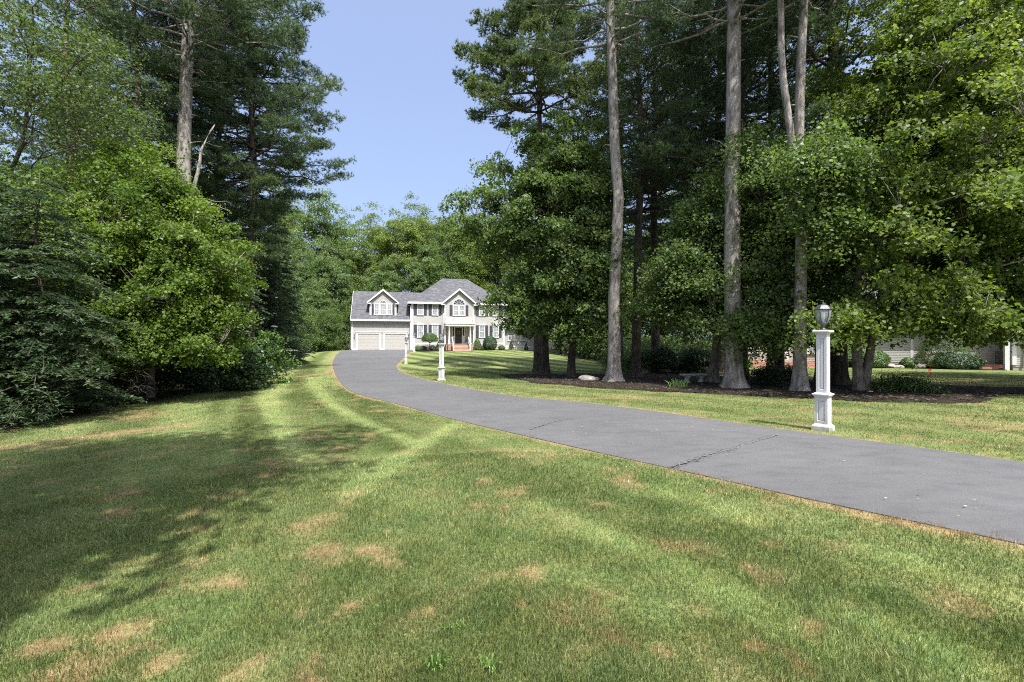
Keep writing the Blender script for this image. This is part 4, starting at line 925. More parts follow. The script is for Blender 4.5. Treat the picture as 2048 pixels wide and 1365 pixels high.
mb=MB(); panel_box(mb,.218,.14,.64,.125,.19,.585); mb.build('plinth_box',M['postwhite'],lp)
mb=MB(); mb.frus(.64,.22,.665,.24); mb.frus(.665,.24,.69,.28); mb.frus(.69,.292,.712,.292); mb.frus(.712,.292,.735,.20); mb.build('ledge_moulding',M['postwhite'],lp,.003)
mb=MB(); panel_box(mb,.178,.735,1.86,.088,.80,1.79); mb.build('shaft',M['postwhite'],lp)
mb=MB(); mb.frus(1.86,.18,1.885,.205); mb.frus(1.885,.205,1.905,.25); mb.frus(1.905,.285,1.935,.285); mb.frus(1.935,.285,1.948,.24); mb.build('cap',M['postwhite'],lp,.004)
lan=MB(); lan.lathe([(.052,1.946),(.05,1.97),(.034,1.985),(.03,2.01),(.042,2.03),(.034,2.045),(.05,2.06),(.075,2.072),(.09,2.085),(.092,2.10),(.07,2.105)],20); lo=lan.build('lantern',M['lantern'],lp)
mb=MB(); mb.lathe([(.085,2.10),(.108,2.15),(.126,2.21),(.134,2.28),(.136,2.345)],6,rot=pi/6,sm=False); mb.build('glass',M['lglass'],lo)
mb=MB(); mb.lathe([(.018,2.10),(.018,2.15),(.03,2.18),(.04,2.22),(.038,2.26),(.02,2.29),(.005,2.30)],12); mb.build('bulb',M['bulb'],lo)
mb=MB()
for k in range(6):
    a=pi/6+k*pi/3; pr=[(.087,2.10),(.110,2.15),(.128,2.21),(.137,2.28),(.139,2.345)]
    mb.tube([(r*cos(a),r*sin(a),z) for r,z in pr],.0065,5)
mb.build('cage',M['lantern'],lo)
mb=MB(); mb.lathe([(.150,2.342),(.158,2.352),(.150,2.366),(.118,2.40),(.095,2.425),(.065,2.44),(.03,2.447),(.012,2.455),(.018,2.468),(.010,2.48),(.006,2.50),(.011,2.512),(.002,2.535)],6,rot=pi/6,sm=False); mb.build('lantern_roof',M['lantern'],lo)
L1=at(1646,8.75); lp.location=(*L1,Z(*L1)); lp.rotation_euler=(0,0,R(-52)); lp['label']='nearest and largest white lamp post, on the grass right of the driveway'
for (px,Y,rz,lab) in ((883,23.4,-30,'second white lamp post, on the driveway edge left of the middle of the lawn'),(812.5,40.9,0,'third white lamp post, in front of the right garage door'),(828.5,56.6,10,'farthest white lamp post, beside the topiary at the house corner')):
    p=at(px,Y); dup(lp,(*p,Z(*p)),R(rz),label=lab)

# ------------------------------------------------------------------ the grey colonial house (local x along the front, y back, z up)
HZ=.42; HA=R(15); H0=(-20.65,58)
def HW(x,y,z=0): return (H0[0]+x*cos(HA)-y*sin(HA), H0[1]+x*sin(HA)+y*cos(HA), HZ+z)
house=empty('colonial_house',(H0[0],H0[1],HZ),HA,'large greige clapboard house with two garage doors and a hipped grey roof','house')
def laps(mb,z0,z1,xf,y,step=.14,sgn=-1):
    z=z0
    while z<z1-.001:
        zt=min(z1,z+step); a=xf(z); b=xf(zt); yb=y+sgn*.014; yt=y+sgn*.002
        if a[1]>a[0]:
            mb.quad((a[0],yb,z),(a[1],yb,z),(b[1],yt,zt),(b[0],yt,zt)); mb.quad((a[0],y,z),(a[1],y,z),(a[1],yb,z),(a[0],yb,z))
        z=zt
def const(a,b): return lambda z:(a,b)
w=MB()
laps(w,0,3.85,const(0,7.5),0); w.box(.0,.003,-.6,7.5,8.6,3.93)
w.poly([(0.001,.003,3.93),(0.001,4.2,7.75),(0.001,8.6,3.93)])
w.build('garage_wall',M['siding'],house)
w=MB()
laps(w,.9,6.28,const(7.5,11.85),-.3); laps(w,.9,6.28,const(15.8,20.2),-.3)
w.box(7.5,-.297,-.6,11.85,9.3,6.3); w.box(15.8,-.297,-.6,20.2,9.3,6.3); w.box(11.85,.5,-.6,15.8,9.3,6.3); w.box(11.85,-.297,3.3,15.8,.5,6.3)
w.box(11.85,-.69,3.5,15.8,-.297,6.3)
gs=.84; gx0,gx1,gc=11.85,15.8,13.82
laps(w,3.5,8.15,lambda z:(gx0,gx1) if z<6.35 else (gc-(8.15-z)/.84*.93,gc+(8.15-z)/.84*.93),-.7)
w.prism([(gx0,6.3),(gx1,6.3),(gc,8.1)],-.69,1.7)
w.build('wall',M['siding'],house)
# roofs
r_=MB()
for (y0,y1) in ((-.42,4.2),(8.95,4.2)):
    z0,z1=3.98,8.08
    r_.slab([(-.12,y0,z0),(9.35,y0,z0),(9.35,y1,z1),(-.12,y1,z1)] if y0<0 else [(9.35,y0,z0),(-.12,y0,z0),(-.12,y1,z1),(9.35,y1,z1)],.16)
r_.v=[(min(v[0],7.45) if v[2]<5.2 else v[0],v[1],v[2]) for v in r_.v]
r_.build('garage_roof',M['roof'],house)
r_=MB(); A=(7.1,-.68,6.36);B=(20.6,-.68,6.36);Cc=(20.6,9.7,6.36);D=(7.1,9.7,6.36);E1=(12.1,4.5,10.27);E2=(15.75,4.5,10.27)
r_.poly([A,B,E2,E1]);r_.poly([B,Cc,E2]);r_.poly([Cc,D,E1,E2]);r_.poly([D,A,E1])
for p,q in ((A,B),(B,Cc),(Cc,D),(D,A)): r_.quad((p[0],p[1],6.30),(q[0],q[1],6.30),q,p)
r_.poly([(p[0],p[1],6.30) for p in (D,Cc,B,A)]); r_.build('roof',M['roof'],house)
def gable_roof(mb,cx,half,ze,zp,y0,y1,t=.14):
    for s in (-1,1):
        P=[(cx,y0,zp),(cx+s*half,y0,ze),(cx+s*half,y1,ze),(cx,y1,zp)]
        mb.slab(P if s<0 else P[::-1],t)
r_=MB(); gable_roof(r_,13.8,2.42,6.28,8.36,-1.02,2.2); r_.build('gable_roof',M['roof'],house)
# white trim
t=MB()
def rake(mb,cx,half,ze,zp,y0,y1,wd=.24):
    for s in (-1,1):
        P=[(cx,zp),(cx+s*half,ze),(cx+s*half,ze-wd),(cx,zp-wd*1.25)]
        mb.prism(P if s>0 else P[::-1],y0,y1)
rake(t,13.8,2.44,6.24,8.31,-1.05,-.96); 
for s in (-1,1): t.box(13.8+s*2.2-.27,-1.03,6.0,13.8+s*2.2+.27,-.70,6.14)
t.box(7.08,-.74,6.12,11.45,-.66,6.37); t.box(7.08,-.66,6.12,11.45,-.31,6.17); t.box(16.15,-.74,6.12,20.62,-.66,6.37); t.box(16.15,-.66,6.12,20.62,-.31,6.17)
t.box(7.02,-.66,6.12,7.10,9.6,6.34)
t.box(-.14,-.50,3.78,7.44,-.42,3.99); t.box(-.10,-.42,3.78,7.44,-.01,3.83)
for s in ((-.12,-.42,3.93,4.2,8.03),):
    t.slab([(-.15,-.42,3.98),(-.12,-.42,3.98),(-.12,4.2,8.08),(-.15,4.2,8.08)],.24)
# corner boards and bands
for (x0,x1,y) in ((-.02,.16,-.03),): t.box(x0,y,-.1,x1,.16,3.78)
t.box(7.46,-.335,-.1,7.68,-.1,6.12); t.box(19.98,-.335,-.1,20.22,-.1,6.12); t.box(7.30,-.03,-.1,7.45,0,3.78)
t.box(11.8,-.735,3.5,12.0,-.5,6.2); t.box(15.65,-.735,3.5,15.85,-.5,6.2); t.box(11.80,-.735,-.1,11.97,-.28,3.5); t.box(15.68,-.735,-.1,15.85,-.28,3.5)
t.box(7.68,-.335,.70,11.8,-.3,.90); t.box(15.85,-.335,.70,19.98,-.3,.90)
t.box(.16,-.035,0,.52,0,.18); t.box(3.62,-.035,0,3.90,0,.18)
t.build('trim',M['white'],house)
for a,b in ((7.6,11.84),(15.82,20.1)): f=MB(); f.box(a,-.315,-.6,b,-.298,.70); f.build('foundation',M['siding2'],house)
for P in ([(7.0,-.68,6.2),(7.0,-.45,5.95),(7.38,-.40,5.8),(7.38,-.40,.1),(7.38,-.6,0)],[(11.68,-.40,6.1),(11.68,-.40,0)],[(-.08,-.42,3.8),(-.08,-.08,3.6),(-.08,-.08,.15),(-.25,-.3,.05)]): d=MB(); d.tube(P,.045,8); d.build('downspout',M['white'],house)
# windows
def window(par,x0,x1,z0,z1,y,cols=3,rows=2,cas=.085,head=False,curt=True,meet=True,glass='glass'):
    mb=MB(); d=.05
    mb.box(x0,y-d,z0,x0+cas,y,z1); mb.box(x1-cas,y-d,z0,x1,y,z1); mb.box(x0+cas,y-d,z1-cas,x1-cas,y,z1); mb.box(x0-.04,y-d-.04,z0-.05,x1+.04,y,z0+.03)
    if head: mb.box(x0-.06,y-d-.05,z1,x1+.06,y,z1+.14)
    xa,xb,za,zb=x0+cas,x1-cas,z0+.03,z1-cas; zm=(za+zb)/2
    if meet: mb.box(xa,y-.034,zm-.03,xb,y-.006,zm+.03)
    mb.box(xa,y-.034,za,xa+.035,y-.006,zb); mb.box(xb-.035,y-.034,za,xb,y-.006,zb)
    for k in range(1,cols): xx=xa+(xb-xa)*k/cols; mb.box(xx-.011,y-.030,za,xx+.011,y-.008,zb)
    for h0,h1 in ((za,zm),(zm,zb)):
        for k in range(1,rows): zz=h0+(h1-h0)*k/rows; mb.box(xa+.035,y-.028,zz-.011,xb-.035,y-.010,zz+.011)
    o=mb.build('window',M['white'],par); g=MB(); g.box(xa,y-.022,za,xb,y-.015,zb); g.build('pane',M[glass],o); return o
def shutter(par,x0,x1,z0,z1,y):
    mb=MB(); mb.box(x0,y-.035,z0,x1,y-.016,z1); m=(z0+z1)/2
    for a,b in ((z0+.07,m-.04),(m+.04,z1-.07)): 
        z=a
        while z<b-.03: mb.quad((x0+.05,y-.044,z),(x1-.05,y-.044,z),(x1-.05,y-.036,z+.045),(x0+.05,y-.036,z+.045)); z+=.05
    mb.box(x0,y-.05,z0,x0+.045,y-.035,z1); mb.box(x1-.045,y-.05,z0,x1,y-.035,z1)
    for a in (z0,m-.035,z1-.07): mb.box(x0+.045,y-.05,a,x1-.045,y-.035,a+.07)
    mb.build('shutter',M['shutter'],par)
def arch(par,cx,z0,r,y,spokes=5,cas=.08):
    mb=MB(); n=20
    for k in range(n):
        a,b=pi*k/n,pi*(k+1)/n; ro,ri=r,r-cas
        P=[(cx+ro*cos(a),z0+ro*sin(a)),(cx+ro*cos(b),z0+ro*sin(b)),(cx+ri*cos(b),z0+ri*sin(b)),(cx+ri*cos(a),z0+ri*sin(a))]; mb.prism(P,y-.05,y)
    for k in range(1,spokes):
        a=pi*k/spokes; c,s=cos(a),sin(a); q=.022; r0,r1=.14*r/.4 if r<.5 else .22,r-cas
        mb.prism([(cx+c*r0+s*q,z0+s*r0-c*q),(cx+c*r1+s*q,z0+s*r1-c*q),(cx+c*r1-s*q,z0+s*r1+c*q),(cx+c*r0-s*q,z0+s*r0+c*q)],y-.04,y-.01)
    mb.box(cx-r,y-.052,z0-.03,cx+r,y,z0+.05)
    o=mb.build('arched_window',M['white'],par); g=MB(); g.prism([(cx+(r-.03)*cos(pi*k/n),z0+.03+(r-.05)*sin(pi*k/n)) for k in range(n+1)],y-.02,y-.014); g.build('pane',M['glass_dark'],o)
Y1=-.315
for (x0,x1) in ((8.24,9.08),(10.18,11.02),(16.58,17.42),(18.52,19.36)):
    window(house,x0,x1,4.66,6.08,Y1); window(house,x0-.02,x1+.02,1.68,3.34,Y1,head=True)
    for (a,b) in ((x0-.42,x0-.04),(x1+.04,x1+.42)): shutter(house,a,b,4.64,6.08,Y1); shutter(house,a-.01,b+.01,1.66,3.34,Y1)
Y2=-.715
window(house,12.92,13.77,4.64,6.03,Y2); window(house,13.77,14.62,4.64,6.03,Y2); arch(house,13.77,6.05,.85,Y2,6)
shutter(house,12.51,12.88,4.62,6.03,Y2); shutter(house,14.66,15.03,4.62,6.03,Y2)
# dormer
dm=MB(); laps(dm,4.42,7.9,lambda z:(2.2,5.56) if z<6.28 else (3.88-(7.9-z)/1.62*1.68,3.88+(7.9-z)/1.62*1.68),.3); dm.box(2.2,.303,4.40,5.56,2.8,6.28); dm.prism([(2.2,6.28),(5.56,6.28),(3.88,7.88)],.303,4.1)
dor=dm.build('dormer',M['siding'],house)
for s,x in ((-1,2.19),(1,5.57)):
    c=MB(); c.poly([(x,.42,4.62),(x,2.45,6.26),(x,.42,6.26)]); c.poly([(x+s*.02,.42,4.62),(x+s*.02,2.45,6.26),(x+s*.02,.42,6.26)]); c.build('shaded_cheek',M['shutter'],dor)  # dark navy sheets over the dormer sides stand in for their shade
c=MB(); gable_roof(c,3.88,2.02,6.30,8.09,.02,4.2); c.build('dormer_roof',M['roof'],dor)
c=MB(); rake(c,3.88,2.04,6.27,8.04,-.01,.06,.22); c.box(2.18,.265,4.42,2.42,.30,6.25); c.box(5.34,.265,4.42,5.58,.30,6.25)
for s in (-1,1): c.box(3.88+s*1.78-.25,.03,6.04,3.88+s*1.78+.25,.42,6.16)
c.build('trim',M['white'],dor)
Y3=.285
window(dor,2.72,3.43,4.66,6.08,Y3,2); window(dor,3.43,4.34,4.66,6.08,Y3,3); window(dor,4.34,5.05,4.66,6.08,Y3,2); arch(dor,3.88,6.10,.44,Y3,5,.06)
shutter(dor,2.43,2.70,4.62,6.06,Y3); shutter(dor,5.07,5.33,4.62,6.06,Y3)
# garage doors
for (a,b) in ((.74,3.42),(4.10,6.78)):
    mb=MB(); n=5; h=2.13/n
    for k in range(n):
        z0=.01+k*h
        mb.box(a,-.012,z0,b,.0,z0+h-.012)
        for j in range(4):
            w0=a+(b-a)*(j+.06)/4; w1=a+(b-a)*(j+.94)/4; mb.box(w0,-.02,z0+.08,w1,-.011,z0+h-.09)
    dr=mb.build('garage_door',M['garagedoor'],house,.004); c=MB()
    c.box(a-.20,-.07,0,a,0,2.14); c.box(b,-.07,0,b+.20,0,2.14); c.box(a-.22,-.09,2.14,b+.22,0,2.30); c.box(a-.27,-.13,2.30,b+.27,0,2.36); c.build('frame',M['white'],dr)
    
def wall_lantern(par,x,y,z):
    mb=MB(); mb.box(x-.05,y-.05,z-.12,x+.05,y,z+.12); mb.tube([(x,y-.05,z+.06),(x,y-.14,z+.1),(x,y-.16,z+.03)],.012,5); mb.lathe([(.10,z-.02),(.07,z+.04),(.01,z+.1)],6,x,y-.16,False); mb.lathe([(.03,z-.32),(.05,z-.30),(.02,z-.34)],6,x,y-.16,False)
    o=mb.build('wall_lantern',M['black'],par); g=MB(); g.lathe([(.045,z-.3),(.085,z-.02)],6,x,y-.16,False); g.build('glass',M['lglass'],o)
wall_lantern(house,.33,0,1.95); wall_lantern(house,7.13,0,1.95)
# entry: porch, columns, balcony, steps, door
mb=MB(); mb.box(11.9,-1.55,-.6,15.75,.5,.74); mb.build('porch_base',M['brick'],house)
mb=MB(); mb.box(11.86,-1.6,.74,15.79,.5,.79); mb.build('porch_floor',M['bluestone'],house)
mb=MB(); mb.box(11.88,.47,.79,15.77,.497,3.3); laps(mb,.79,3.3,const(11.88,15.77),.47); mb.build('entry_wall',M['siding'],house)
mb=MB(); mb.box(11.88,-1.45,3.18,15.77,-.34,3.48); mb.box(11.8,-1.53,3.48,15.85,-.72,3.55); mb.box(11.98,-.34,3.24,15.67,.46,3.28); mb.build('porch_beam',M['white'],house)
for x in (12.37,15.22):
    mb=MB(); mb.box(x-.16,-1.41,.79,x+.16,-1.09,.87); mb.lathe([(.14,.87),(.15,.90),(.13,.93),(.13,1.6),(.105,3.02),(.14,3.06),(.14,3.10)],20,x,-1.25); mb.box(x-.16,-1.41,3.10,x+.16,-1.09,3.18); mb.build('column',M['white'],house)
    mb=MB(); mb.box(x-.24,-1.85,-.6,x+.24,-1.57,.72); mb.build('pedestal',M['brick'],house); mb=MB(); mb.box(x-.27,-1.88,.72,x+.27,-1.61,.78); mb.build('pedestal_cap',M['bluestone'],house)
mb=MB()
for x in (11.95,13.82,15.70): mb.box(x-.06,-1.50,3.55,x+.06,-1.38,4.42)
mb.box(12.0,-1.48,4.28,15.65,-1.40,4.35); mb.box(12.0,-1.48,3.64,15.65,-1.40,3.70)
x=12.12
while x<15.6:
    if abs(x-13.82)>.1: mb.box(x-.022,-1.462,3.70,x+.022,-1.418,4.28)
    x+=.145
for x in (11.95,15.70): mb.box(x-.03,-1.42,4.28,x+.03,-.72,4.35); mb.box(x-.03,-1.42,3.64,x+.03,-.72,3.70)
mb.build('balcony_railing',M['white'],house)
for k in range(5):
    z=.79-.17*(k+1); y0=-1.6-.32*(k+1); mb=MB(); mb.box(12.66,y0,-.6,14.93,y0+.32,z-.05); mb.build('step',M['brick'],house); mb=MB(); mb.box(12.63,y0-.03,z-.05,14.96,y0+.32,z); mb.build('tread',M['bluestone'],house)
for x in (12.70,14.90):
    mb=MB(); mb.box(x-.06,-3.0,-.15,x+.06,-2.88,1.02); mb.box(x-.08,-3.02,1.02,x+.08,-2.86,1.07); mb.box(x-.05,-1.75,.79,x+.05,-1.65,1.75)
    for zz in (.06,.72): mb.quad((x-.035,-2.88,.17+zz),(x+.035,-2.88,.17+zz),(x+.035,-1.75,.92+zz),(x-.035,-1.75,.92+zz)); mb.quad((x-.035,-2.88,.11+zz),(x-.035,-2.88,.17+zz),(x-.035,-1.75,.92+zz),(x-.035,-1.75,.86+zz)); mb.quad((x+.035,-2.88,.11+zz),(x+.035,-1.75,.86+zz),(x+.035,-1.75,.92+zz),(x+.035,-2.88,.17+zz))
    for k in range(8): q=(k+.5)/8; mb.box(x-.015,-2.88+1.13*q-.015,.2+.75*q,x+.015,-2.88+1.13*q+.015,.85+.75*q)
    mb.build('stair_railing',M['white'],house)
mb=MB(); mb.box(13.38,.40,.82,14.33,.44,3.0)
for (a,b,c_,d_) in ((13.46,.95,13.82,1.55),(13.89,.95,14.25,1.55),(13.46,1.65,13.82,2.3),(13.89,1.65,14.25,2.3),(13.46,2.4,13.82,2.9),(13.89,2.4,14.25,2.9)): mb.box(a,.39,b,c_,.40,d_)
dr=mb.build('front_door',M['door'],house,.004); mb=MB(); mb.lathe([(.03,1.75),(.03,1.81)],8,14.26,.37); mb.build('handle',M['gold'],dr)
mb=MB(); mb.box(12.95,.38,.8,13.06,.46,3.1); mb.box(13.27,.38,.8,13.38,.46,3.1); mb.box(14.33,.38,.8,14.44,.46,3.1); mb.box(14.66,.38,.8,14.77,.46,3.1); mb.box(12.90,.36,3.1,14.82,.46,3.22)
mb.box(13.06,.42,.8,13.27,.46,1.9); mb.box(14.44,.42,.8,14.66,.46,1.9); mb.build('door_surround',M['white'],house)
for a,b in ((13.06,13.27),(14.44,14.66)): mb=MB(); mb.box(a,.425,1.9,b,.44,3.1); mb.build('sidelight',M['glass_dark'],house)
# right wing
mb=MB(); laps(mb,.45,3.1,const(20.2,25.1),1.0); mb.box(20.2,1.003,-1.2,25.1,7.5,3.1); mb.build('wing_wall',M['siding'],house)
mb=MB(); mb.slab([(20.15,.5,3.05),(25.5,.5,3.05),(25.5,4.4,5.1),(20.15,4.4,5.1)],.15); mb.slab([(25.5,8,3.05),(20.15,8,3.05),(20.15,4.4,5.1),(25.5,4.4,5.1)],.15); mb.build('wing_roof',M['roof'],house)
mb=MB(); mb.box(24.9,.96,-1.0,25.13,1.2,3.0); mb.box(20.2,.96,.3,24.9,1.0,.5); mb.box(20.2,.45,2.88,25.5,.52,3.06)
for k in range(22): x=20.3+.21*k; mb.box(x,.965,-1.0,x+.16,.99,.3)
mb.build('wing_trim',M['white'],house); 
window(house,21.0,22.0,1.2,2.7,.985); window(house,22.9,23.9,1.2,2.7,.985)
# wreath, flower pot
mb=MB(); rg=random.Random(8)
for k in range(110):
    a=rg.uniform(0,6.28); r=.2+rg.gauss(0,.03); p=(13.86+r*cos(a),.36+rg.uniform(-.03,.02),2.35+r*sin(a)); b=a+rg.uniform(.6,2.2); q=(p[0]+.12*cos(b),p[1]-.03,p[2]+.12*sin(b)); mb.tube([p,q],[.012,.004],4)
w_=mb.build('door_wreath',M['gold']); w_.matrix_world=house.matrix_basis.copy() if False else w_.matrix_world; w_.location=(H0[0],H0[1],HZ); w_.rotation_euler=(0,0,HA); tag(w_,'dry gold twig wreath hanging on the dark front door','wreath')
p=HW(14.82,-.1,.79); e=empty('flower_pot',p,HA,'small blue pot with green leaves beside the front door','flower pot'); MB().lathe([(.10,0),(.15,.05),(.17,.28),(.18,.32),(.15,.32)],14).build('pot',M['blue'],e)
P,nr,L,ti=shrub_mesh(egg,.2,.2,.3,260,.06,3,.1,.28); link('foliage',leaf_mesh('foliage',P,nr,L,L*.5,ti,M['box']),e)
# planting along the house front
def hs(x,y,prof,rx,h,n,ls,mat,lab,seed,nm='boxwood',z0=.02): 
    p=HW(x,y); return shrub(nm,(p[0],p[1]),prof,rx,rx,h,n,ls,mat,lab,seed,lump=.04,z0=z0)
hs(11.15,-1.6,cone,.72,1.55,9000,.06,'box','clipped cone shrub left of the brick steps, partly behind the second lamp post',701,'cone_shrub')
hs(16.15,-1.2,cone,.85,1.60,11000,.06,'box','clipped cone shrub just right of the brick steps',702,'cone_shrub')
hs(17.95,-1.1,egg,1.0,1.85,14000,.06,'box_dark','large dark round clipped shrub right of the cone shrub',703,'round_shrub')
hs(19.55,-1.3,egg,.48,.62,4500,.05,'box','small round clipped shrub at the right corner of the main house',704,'round_shrub')
hs(21.2,-.2,cone,.42,1.25,4000,.05,'box_dark','small pointed conifer in front of the wing, left one',705,'cone_shrub')
hs(23.4,-.2,cone,.38,1.1,3600,.05,'box_dark','small pointed conifer in front of the wing, right one',706,'cone_shrub')
hs(8.25,-2.0,egg,.5,.7,4200,.05,'box','small round shrub at the foot of the topiary by the garage corner',707,'round_shrub')
hs(9.0,-1.1,egg,.45,.6,2600,.05,'box_dark','dark low shrub in the shade under the topiary, left',708,'round_shrub'); hs(10.2,-1.0,egg,.5,.65,2800,.05,'box_dark','dark low shrub in the shade under the topiary, right',709,'round_shrub')
p=HW(9.75,-1.9); e=empty('topiary_tree',(p[0],p[1],Z(p[0],p[1])),0,'flat domed topiary tree on a bare stem in front of the left windows','topiary')
mb=MB(); limb(mb,(0,0,-.1),(.05,0,1.1),.07,.05,0,6,7,.02)
for k in range(7): a=k*.9; limb(mb,(.05,0,1.0),(1.0*cos(a),.8*sin(a),1.5),.035,.01,.05,5,5,.03)
mb.build('trunk',M['bark_dark'],e)
tp=lambda t:(.93 if t<.12 else 1)*math.sqrt(max(0,1-((t-.15)/.85)**2)) if t>.15 else .8+t*1.3
P,nr,L,ti=shrub_mesh(tp,1.12,1.0,1.15,16000,.055,12,.05,1.2,.5); link('crown',leaf_mesh('crown',P,nr,L,L*.6,ti,M['box']),e)
# mulch strip at the house
mb=MB(); 
q=[HW(7.8,-.4),HW(12.6,-.4),HW(12.6,-2.4),HW(11,-2.9),HW(8.8,-3.0),HW(7.7,-2.4)]; mb.poly([(a,b,Z(a,b)+.035) for a,b,_ in q])
q=[HW(15.0,-.4),HW(20.2,-.4),HW(24.8,.9),HW(24.9,-1.2),HW(20.5,-2.2),HW(17,-2.3),HW(15.0,-2.2)]; mb.poly([(a,b,Z(a,b)+.035) for a,b,_ in q])
tag(mb.build('planting_bed',M['mulch']),'mulched planting bed along the house front','planting bed',kind='structure')

# ------------------------------------------------------------------ cream neighbour house
NA=R(-26.6); N0=(19.0,37.5); NZ=-.36
nh=empty('cream_house',(*N0,NZ),NA,'cream clapboard house half hidden behind the large bright maple on the right','house')
def NW(x,y): return (N0[0]+x*cos(NA)-y*sin(NA), N0[1]+x*sin(NA)+y*cos(NA))
w=MB(); laps(w,.42,3.0,const(6.5,15.7),0,.12); w.box(6.5,.003,.3,15.7,7.5,3.05)
laps(w,.42,5.6,const(-.6,6.5),-.6,.12); w.box(-.6,-.597,.3,6.5,7.5,5.6); w.prism([(-.6,5.6),(6.5,5.6),(2.95,7.9)],-.597,7.5)
laps(w,.42,3.0,const(15.7,22),-1.6,.12); w.box(15.7,-1.597,.3,22,7.5,3.05)
z=.42
while z<3.0: w.quad((15.686,-1.6,z),(15.686,0,z),(15.698,0,z+.12),(15.698,-1.6,z+.12)); z+=.12
w.build('wall',M['siding2'],nh)
f=MB(); f.box(6.5,.03,-.8,15.72,7.4,.42); f.box(-.58,-.57,-.8,6.5,7.4,.42); f.box(15.72,-1.57,-.8,22,7.4,.42); f.build('foundation',M['concrete'],nh)
r_=MB()
for (x0,x1,y0,z0,y1,z1) in ((6.3,22.3,-.5,3.0,3.75,6.4),): 
    r_.slab([(x0,y0,z0),(15.6,y0,z0),(15.6,y1,z1),(x0,y1,z1)],.15); r_.slab([(15.6,-2.1,2.72),(22.3,-2.1,2.72),(22.3,y1,z1+.02),(15.6,y1,z1+.02)],.15)
    r_.slab([(x1,8.0,z0),(x0,8.0,z0),(x0,y1,z1),(x1,y1,z1)],.15)
gable_roof(r_,2.95,4.0,5.35,8.05,-.95,7.8,.15); r_.build('roof',M['roof'],nh)
t=MB(); rake(t,2.95,4.02,5.30,8.0,-1.0,-.93,.24); t.box(6.5,-.55,2.8,15.6,-.48,3.02); t.box(6.5,-.48,2.8,15.6,0,2.84); t.box(15.5,-2.16,2.5,22.3,-2.08,2.75)
for (x0,x1,y0,y1,zt) in ((-.62,-.42,-.63,-.4,5.6),(6.34,6.53,-.63,-.4,5.6),(11.0,11.16,-.03,0,2.8),(15.66,15.86,-1.64,-1.4,2.7)): t.box(x0,y0,.42,x1,y1,zt)
t.box(15.2,-1.95,-.1,15.42,-1.73,2.6); t.build('trim',M['white'],nh)
d=MB(); d.tube([(16.2,-1.95,2.6),(16.2,-1.68,2.4),(16.2,-1.68,.3),(16.2,-1.8,.15)],.045,8); d.build('downspout',M['white'],nh)
for (x0,x1,z0,z1,y,h) in ((.2,1.3,3.7,5.1,-.615,0),(2.4,3.5,3.7,5.1,-.615,0),(4.6,5.7,3.7,5.1,-.615,0),(.2,1.3,1.0,2.6,-.615,1),(4.6,5.7,1.0,2.6,-.615,1),(7.6,8.7,1.2,2.6,-.015,1),(12.2,13.3,1.2,2.6,-.015,1),(17.5,18.8,1.1,2.5,-1.615,1)):
    window(nh,x0,x1,z0,z1,y,3,2,head=bool(h))
mb=MB(); mb.box(2.4,-.65,.42,3.4,-.60,2.5); mb.build('front_door',M['white'],nh)
for k in range(3): mb=MB(); mb.box(.8,-1.9-.34*k,-.8,5.0,-.58 if k==0 else -1.9-.34*(k-1),.36-.16*k); mb.build('step',M['brick'],nh)
for k in range(3): mb=MB(); mb.box(14.0,-1.3-.3*k,-.8,15.4,0 if k==0 else -1.3-.3*(k-1),.40-.17*k); mb.build('step',M['brick'],nh)
for x in (13.98,15.42):
    mb=MB()
    P=[(x,-1.9,-.02),(x,-1.3,.40),(x,-.2,.40)]
    for k,(a,b,c_) in enumerate(P): mb.tube([(a,b,c_),(a,b,c_+.85)],.016,5)
    mb.tube([(x,-1.95,.80),(x,-1.3,1.25),(x,-.1,1.25)],.018,6)
    for k in range(9): q=-1.3+.12*k; mb.tube([(x,q,.42),(x,q,1.24)],.009,4)
    for k in range(4): q=k/4; mb.tube([(x,-1.9+.6*q,.0+.42*q),(x,-1.9+.6*q,.82+.42*q)],.009,4)
    mb.build('hand_rail',M['black'],nh)
def ns(x,y,prof,rx,h,n,ls,mat,lab,seed,nm='garden_shrub',lump=.08):
    p=NW(x,y); return shrub(nm,p,prof,rx,rx*.85,h,n,ls,mat,lab,seed,lump=lump)
for k,(x,y,rx,h,n,mat,lab) in enumerate(((-.4,-1.6,.9,.8,5000,'box_yellow','golden shrub left of the cream house steps, left one'),(.35,-2.2,.6,.6,3500,'box_yellow','golden shrub left of the cream house steps, nearer the steps'),
      (6.6,-1.6,.95,1.9,8000,'maple','tall light green shrub left of the mounded shrub at the cream house'),(8.2,-1.7,1.35,1.35,9000,'box','big light mounded shrub at the foot of the cream house'),(10.6,-1.0,.5,.7,3000,'box','small shrub left of the white corner board of the cream house'),
      (12.2,-1.3,.75,.45,4000,'box_yellow','flat golden cushion shrub near the cream house'),(13.0,-1.6,1.35,1.15,9000,'box_dark','wide dark shrub left of the cream house brick steps'),(12.6,-.7,1.5,2.4,6000,'dark_leaf','tall loose dark shrub against the cream house wall'),(16.3,-2.4,.4,.35,1200,'maple','little plant right of the cream house brick steps'))):
    ns(x,y,dome,rx,h,n,.09,mat,lab,750+k)
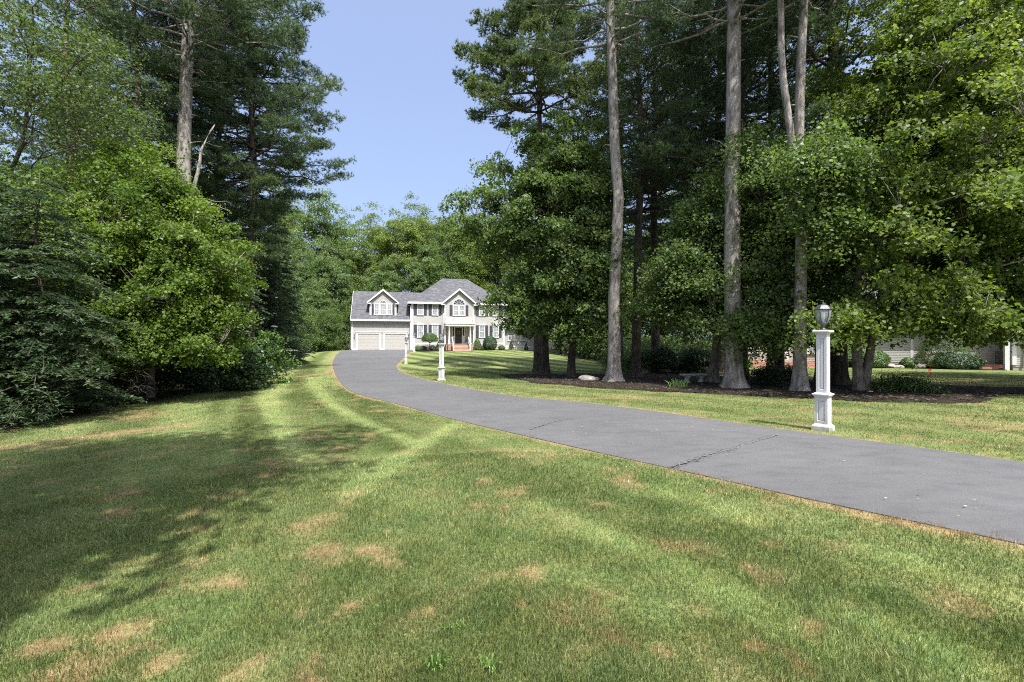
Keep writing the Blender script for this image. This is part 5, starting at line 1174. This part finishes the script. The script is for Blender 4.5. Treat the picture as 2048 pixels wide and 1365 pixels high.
for k,(x,y,s,lab) in enumerate(((9.5,-1.5,.45,'rounded rock in the cream house bed, left'),(9.9,-1.8,.35,'grey rock in the cream house bed, middle'),(11.3,-1.1,.5,'pointed reddish rock in the cream house bed by the white corner'))):
    p=NW(x,y); rock(p,s,s*.6,s*.5,20+k,lab)
mb=MB(); q=[NW(6.6,-.02),NW(15.3,-.02),NW(15.3,-2.2),NW(12.5,-2.6),NW(9,-2.5),NW(6.6,-2.2)]; mb.poly([(a,b,Z(a,b)+.04) for a,b in q]); q=[NW(-1.6,-.62),NW(.7,-.62),NW(.7,-2.6),NW(-1.4,-2.6)]; mb.poly([(a,b,Z(a,b)+.04) for a,b in q])
tag(mb.build('foundation_bed',M['mulch']),'mulched bed along the cream house','planting bed',kind='structure')

# ------------------------------------------------------------------ camera, sun, sky
cam=bpy.data.cameras.new('camera'); co=bpy.data.objects.new('camera',cam); C.objects.link(co); co.location=(0,0,EYE); co.rotation_euler=(R(90),0,0)
cam.sensor_width=36; cam.lens=36*F/2048; cam.clip_end=2000; cam.clip_start=.05; S.camera=co
EL,AZ=60,153.0   # azimuth clockwise from +Y
sv=(sin(R(AZ))*cos(R(EL)),cos(R(AZ))*cos(R(EL)),sin(R(EL)))
from mathutils import Vector
sl=bpy.data.lights.new('sun','SUN'); sl.energy=SUN_E; sl.angle=R(.53); sl.color=(1,.97,.91); so=bpy.data.objects.new('sun',sl); C.objects.link(so); so.rotation_euler=Vector(sv).to_track_quat('Z','Y').to_euler(); so.location=(0,0,60)
wd=bpy.data.worlds.new('World'); S.world=wd; wd.use_nodes=True; nt=wd.node_tree; bg=nt.nodes['Background']; sk=nt.nodes.new('ShaderNodeTexSky'); sk.sky_type='NISHITA'; sk.sun_disc=False; sk.sun_elevation=R(EL); sk.sun_rotation=R(AZ); sk.air_density=AIR; sk.dust_density=DUST; sk.ozone_density=OZ
nt.links.new(mixc(nt,.5,sk.outputs[0],(.98,1.14,1.70)),bg.inputs[0]); bg.inputs[1].default_value=SKY_S
S.view_settings.view_transform='Standard'; S.view_settings.look='None'; S.view_settings.exposure=EXPO; S.view_settings.gamma=1
S.cycles.use_denoising=False; S.cycles.filter_width=1.1; S.cycles.max_bounces=8; S.cycles.diffuse_bounces=4; S.cycles.sample_clamp_indirect=6
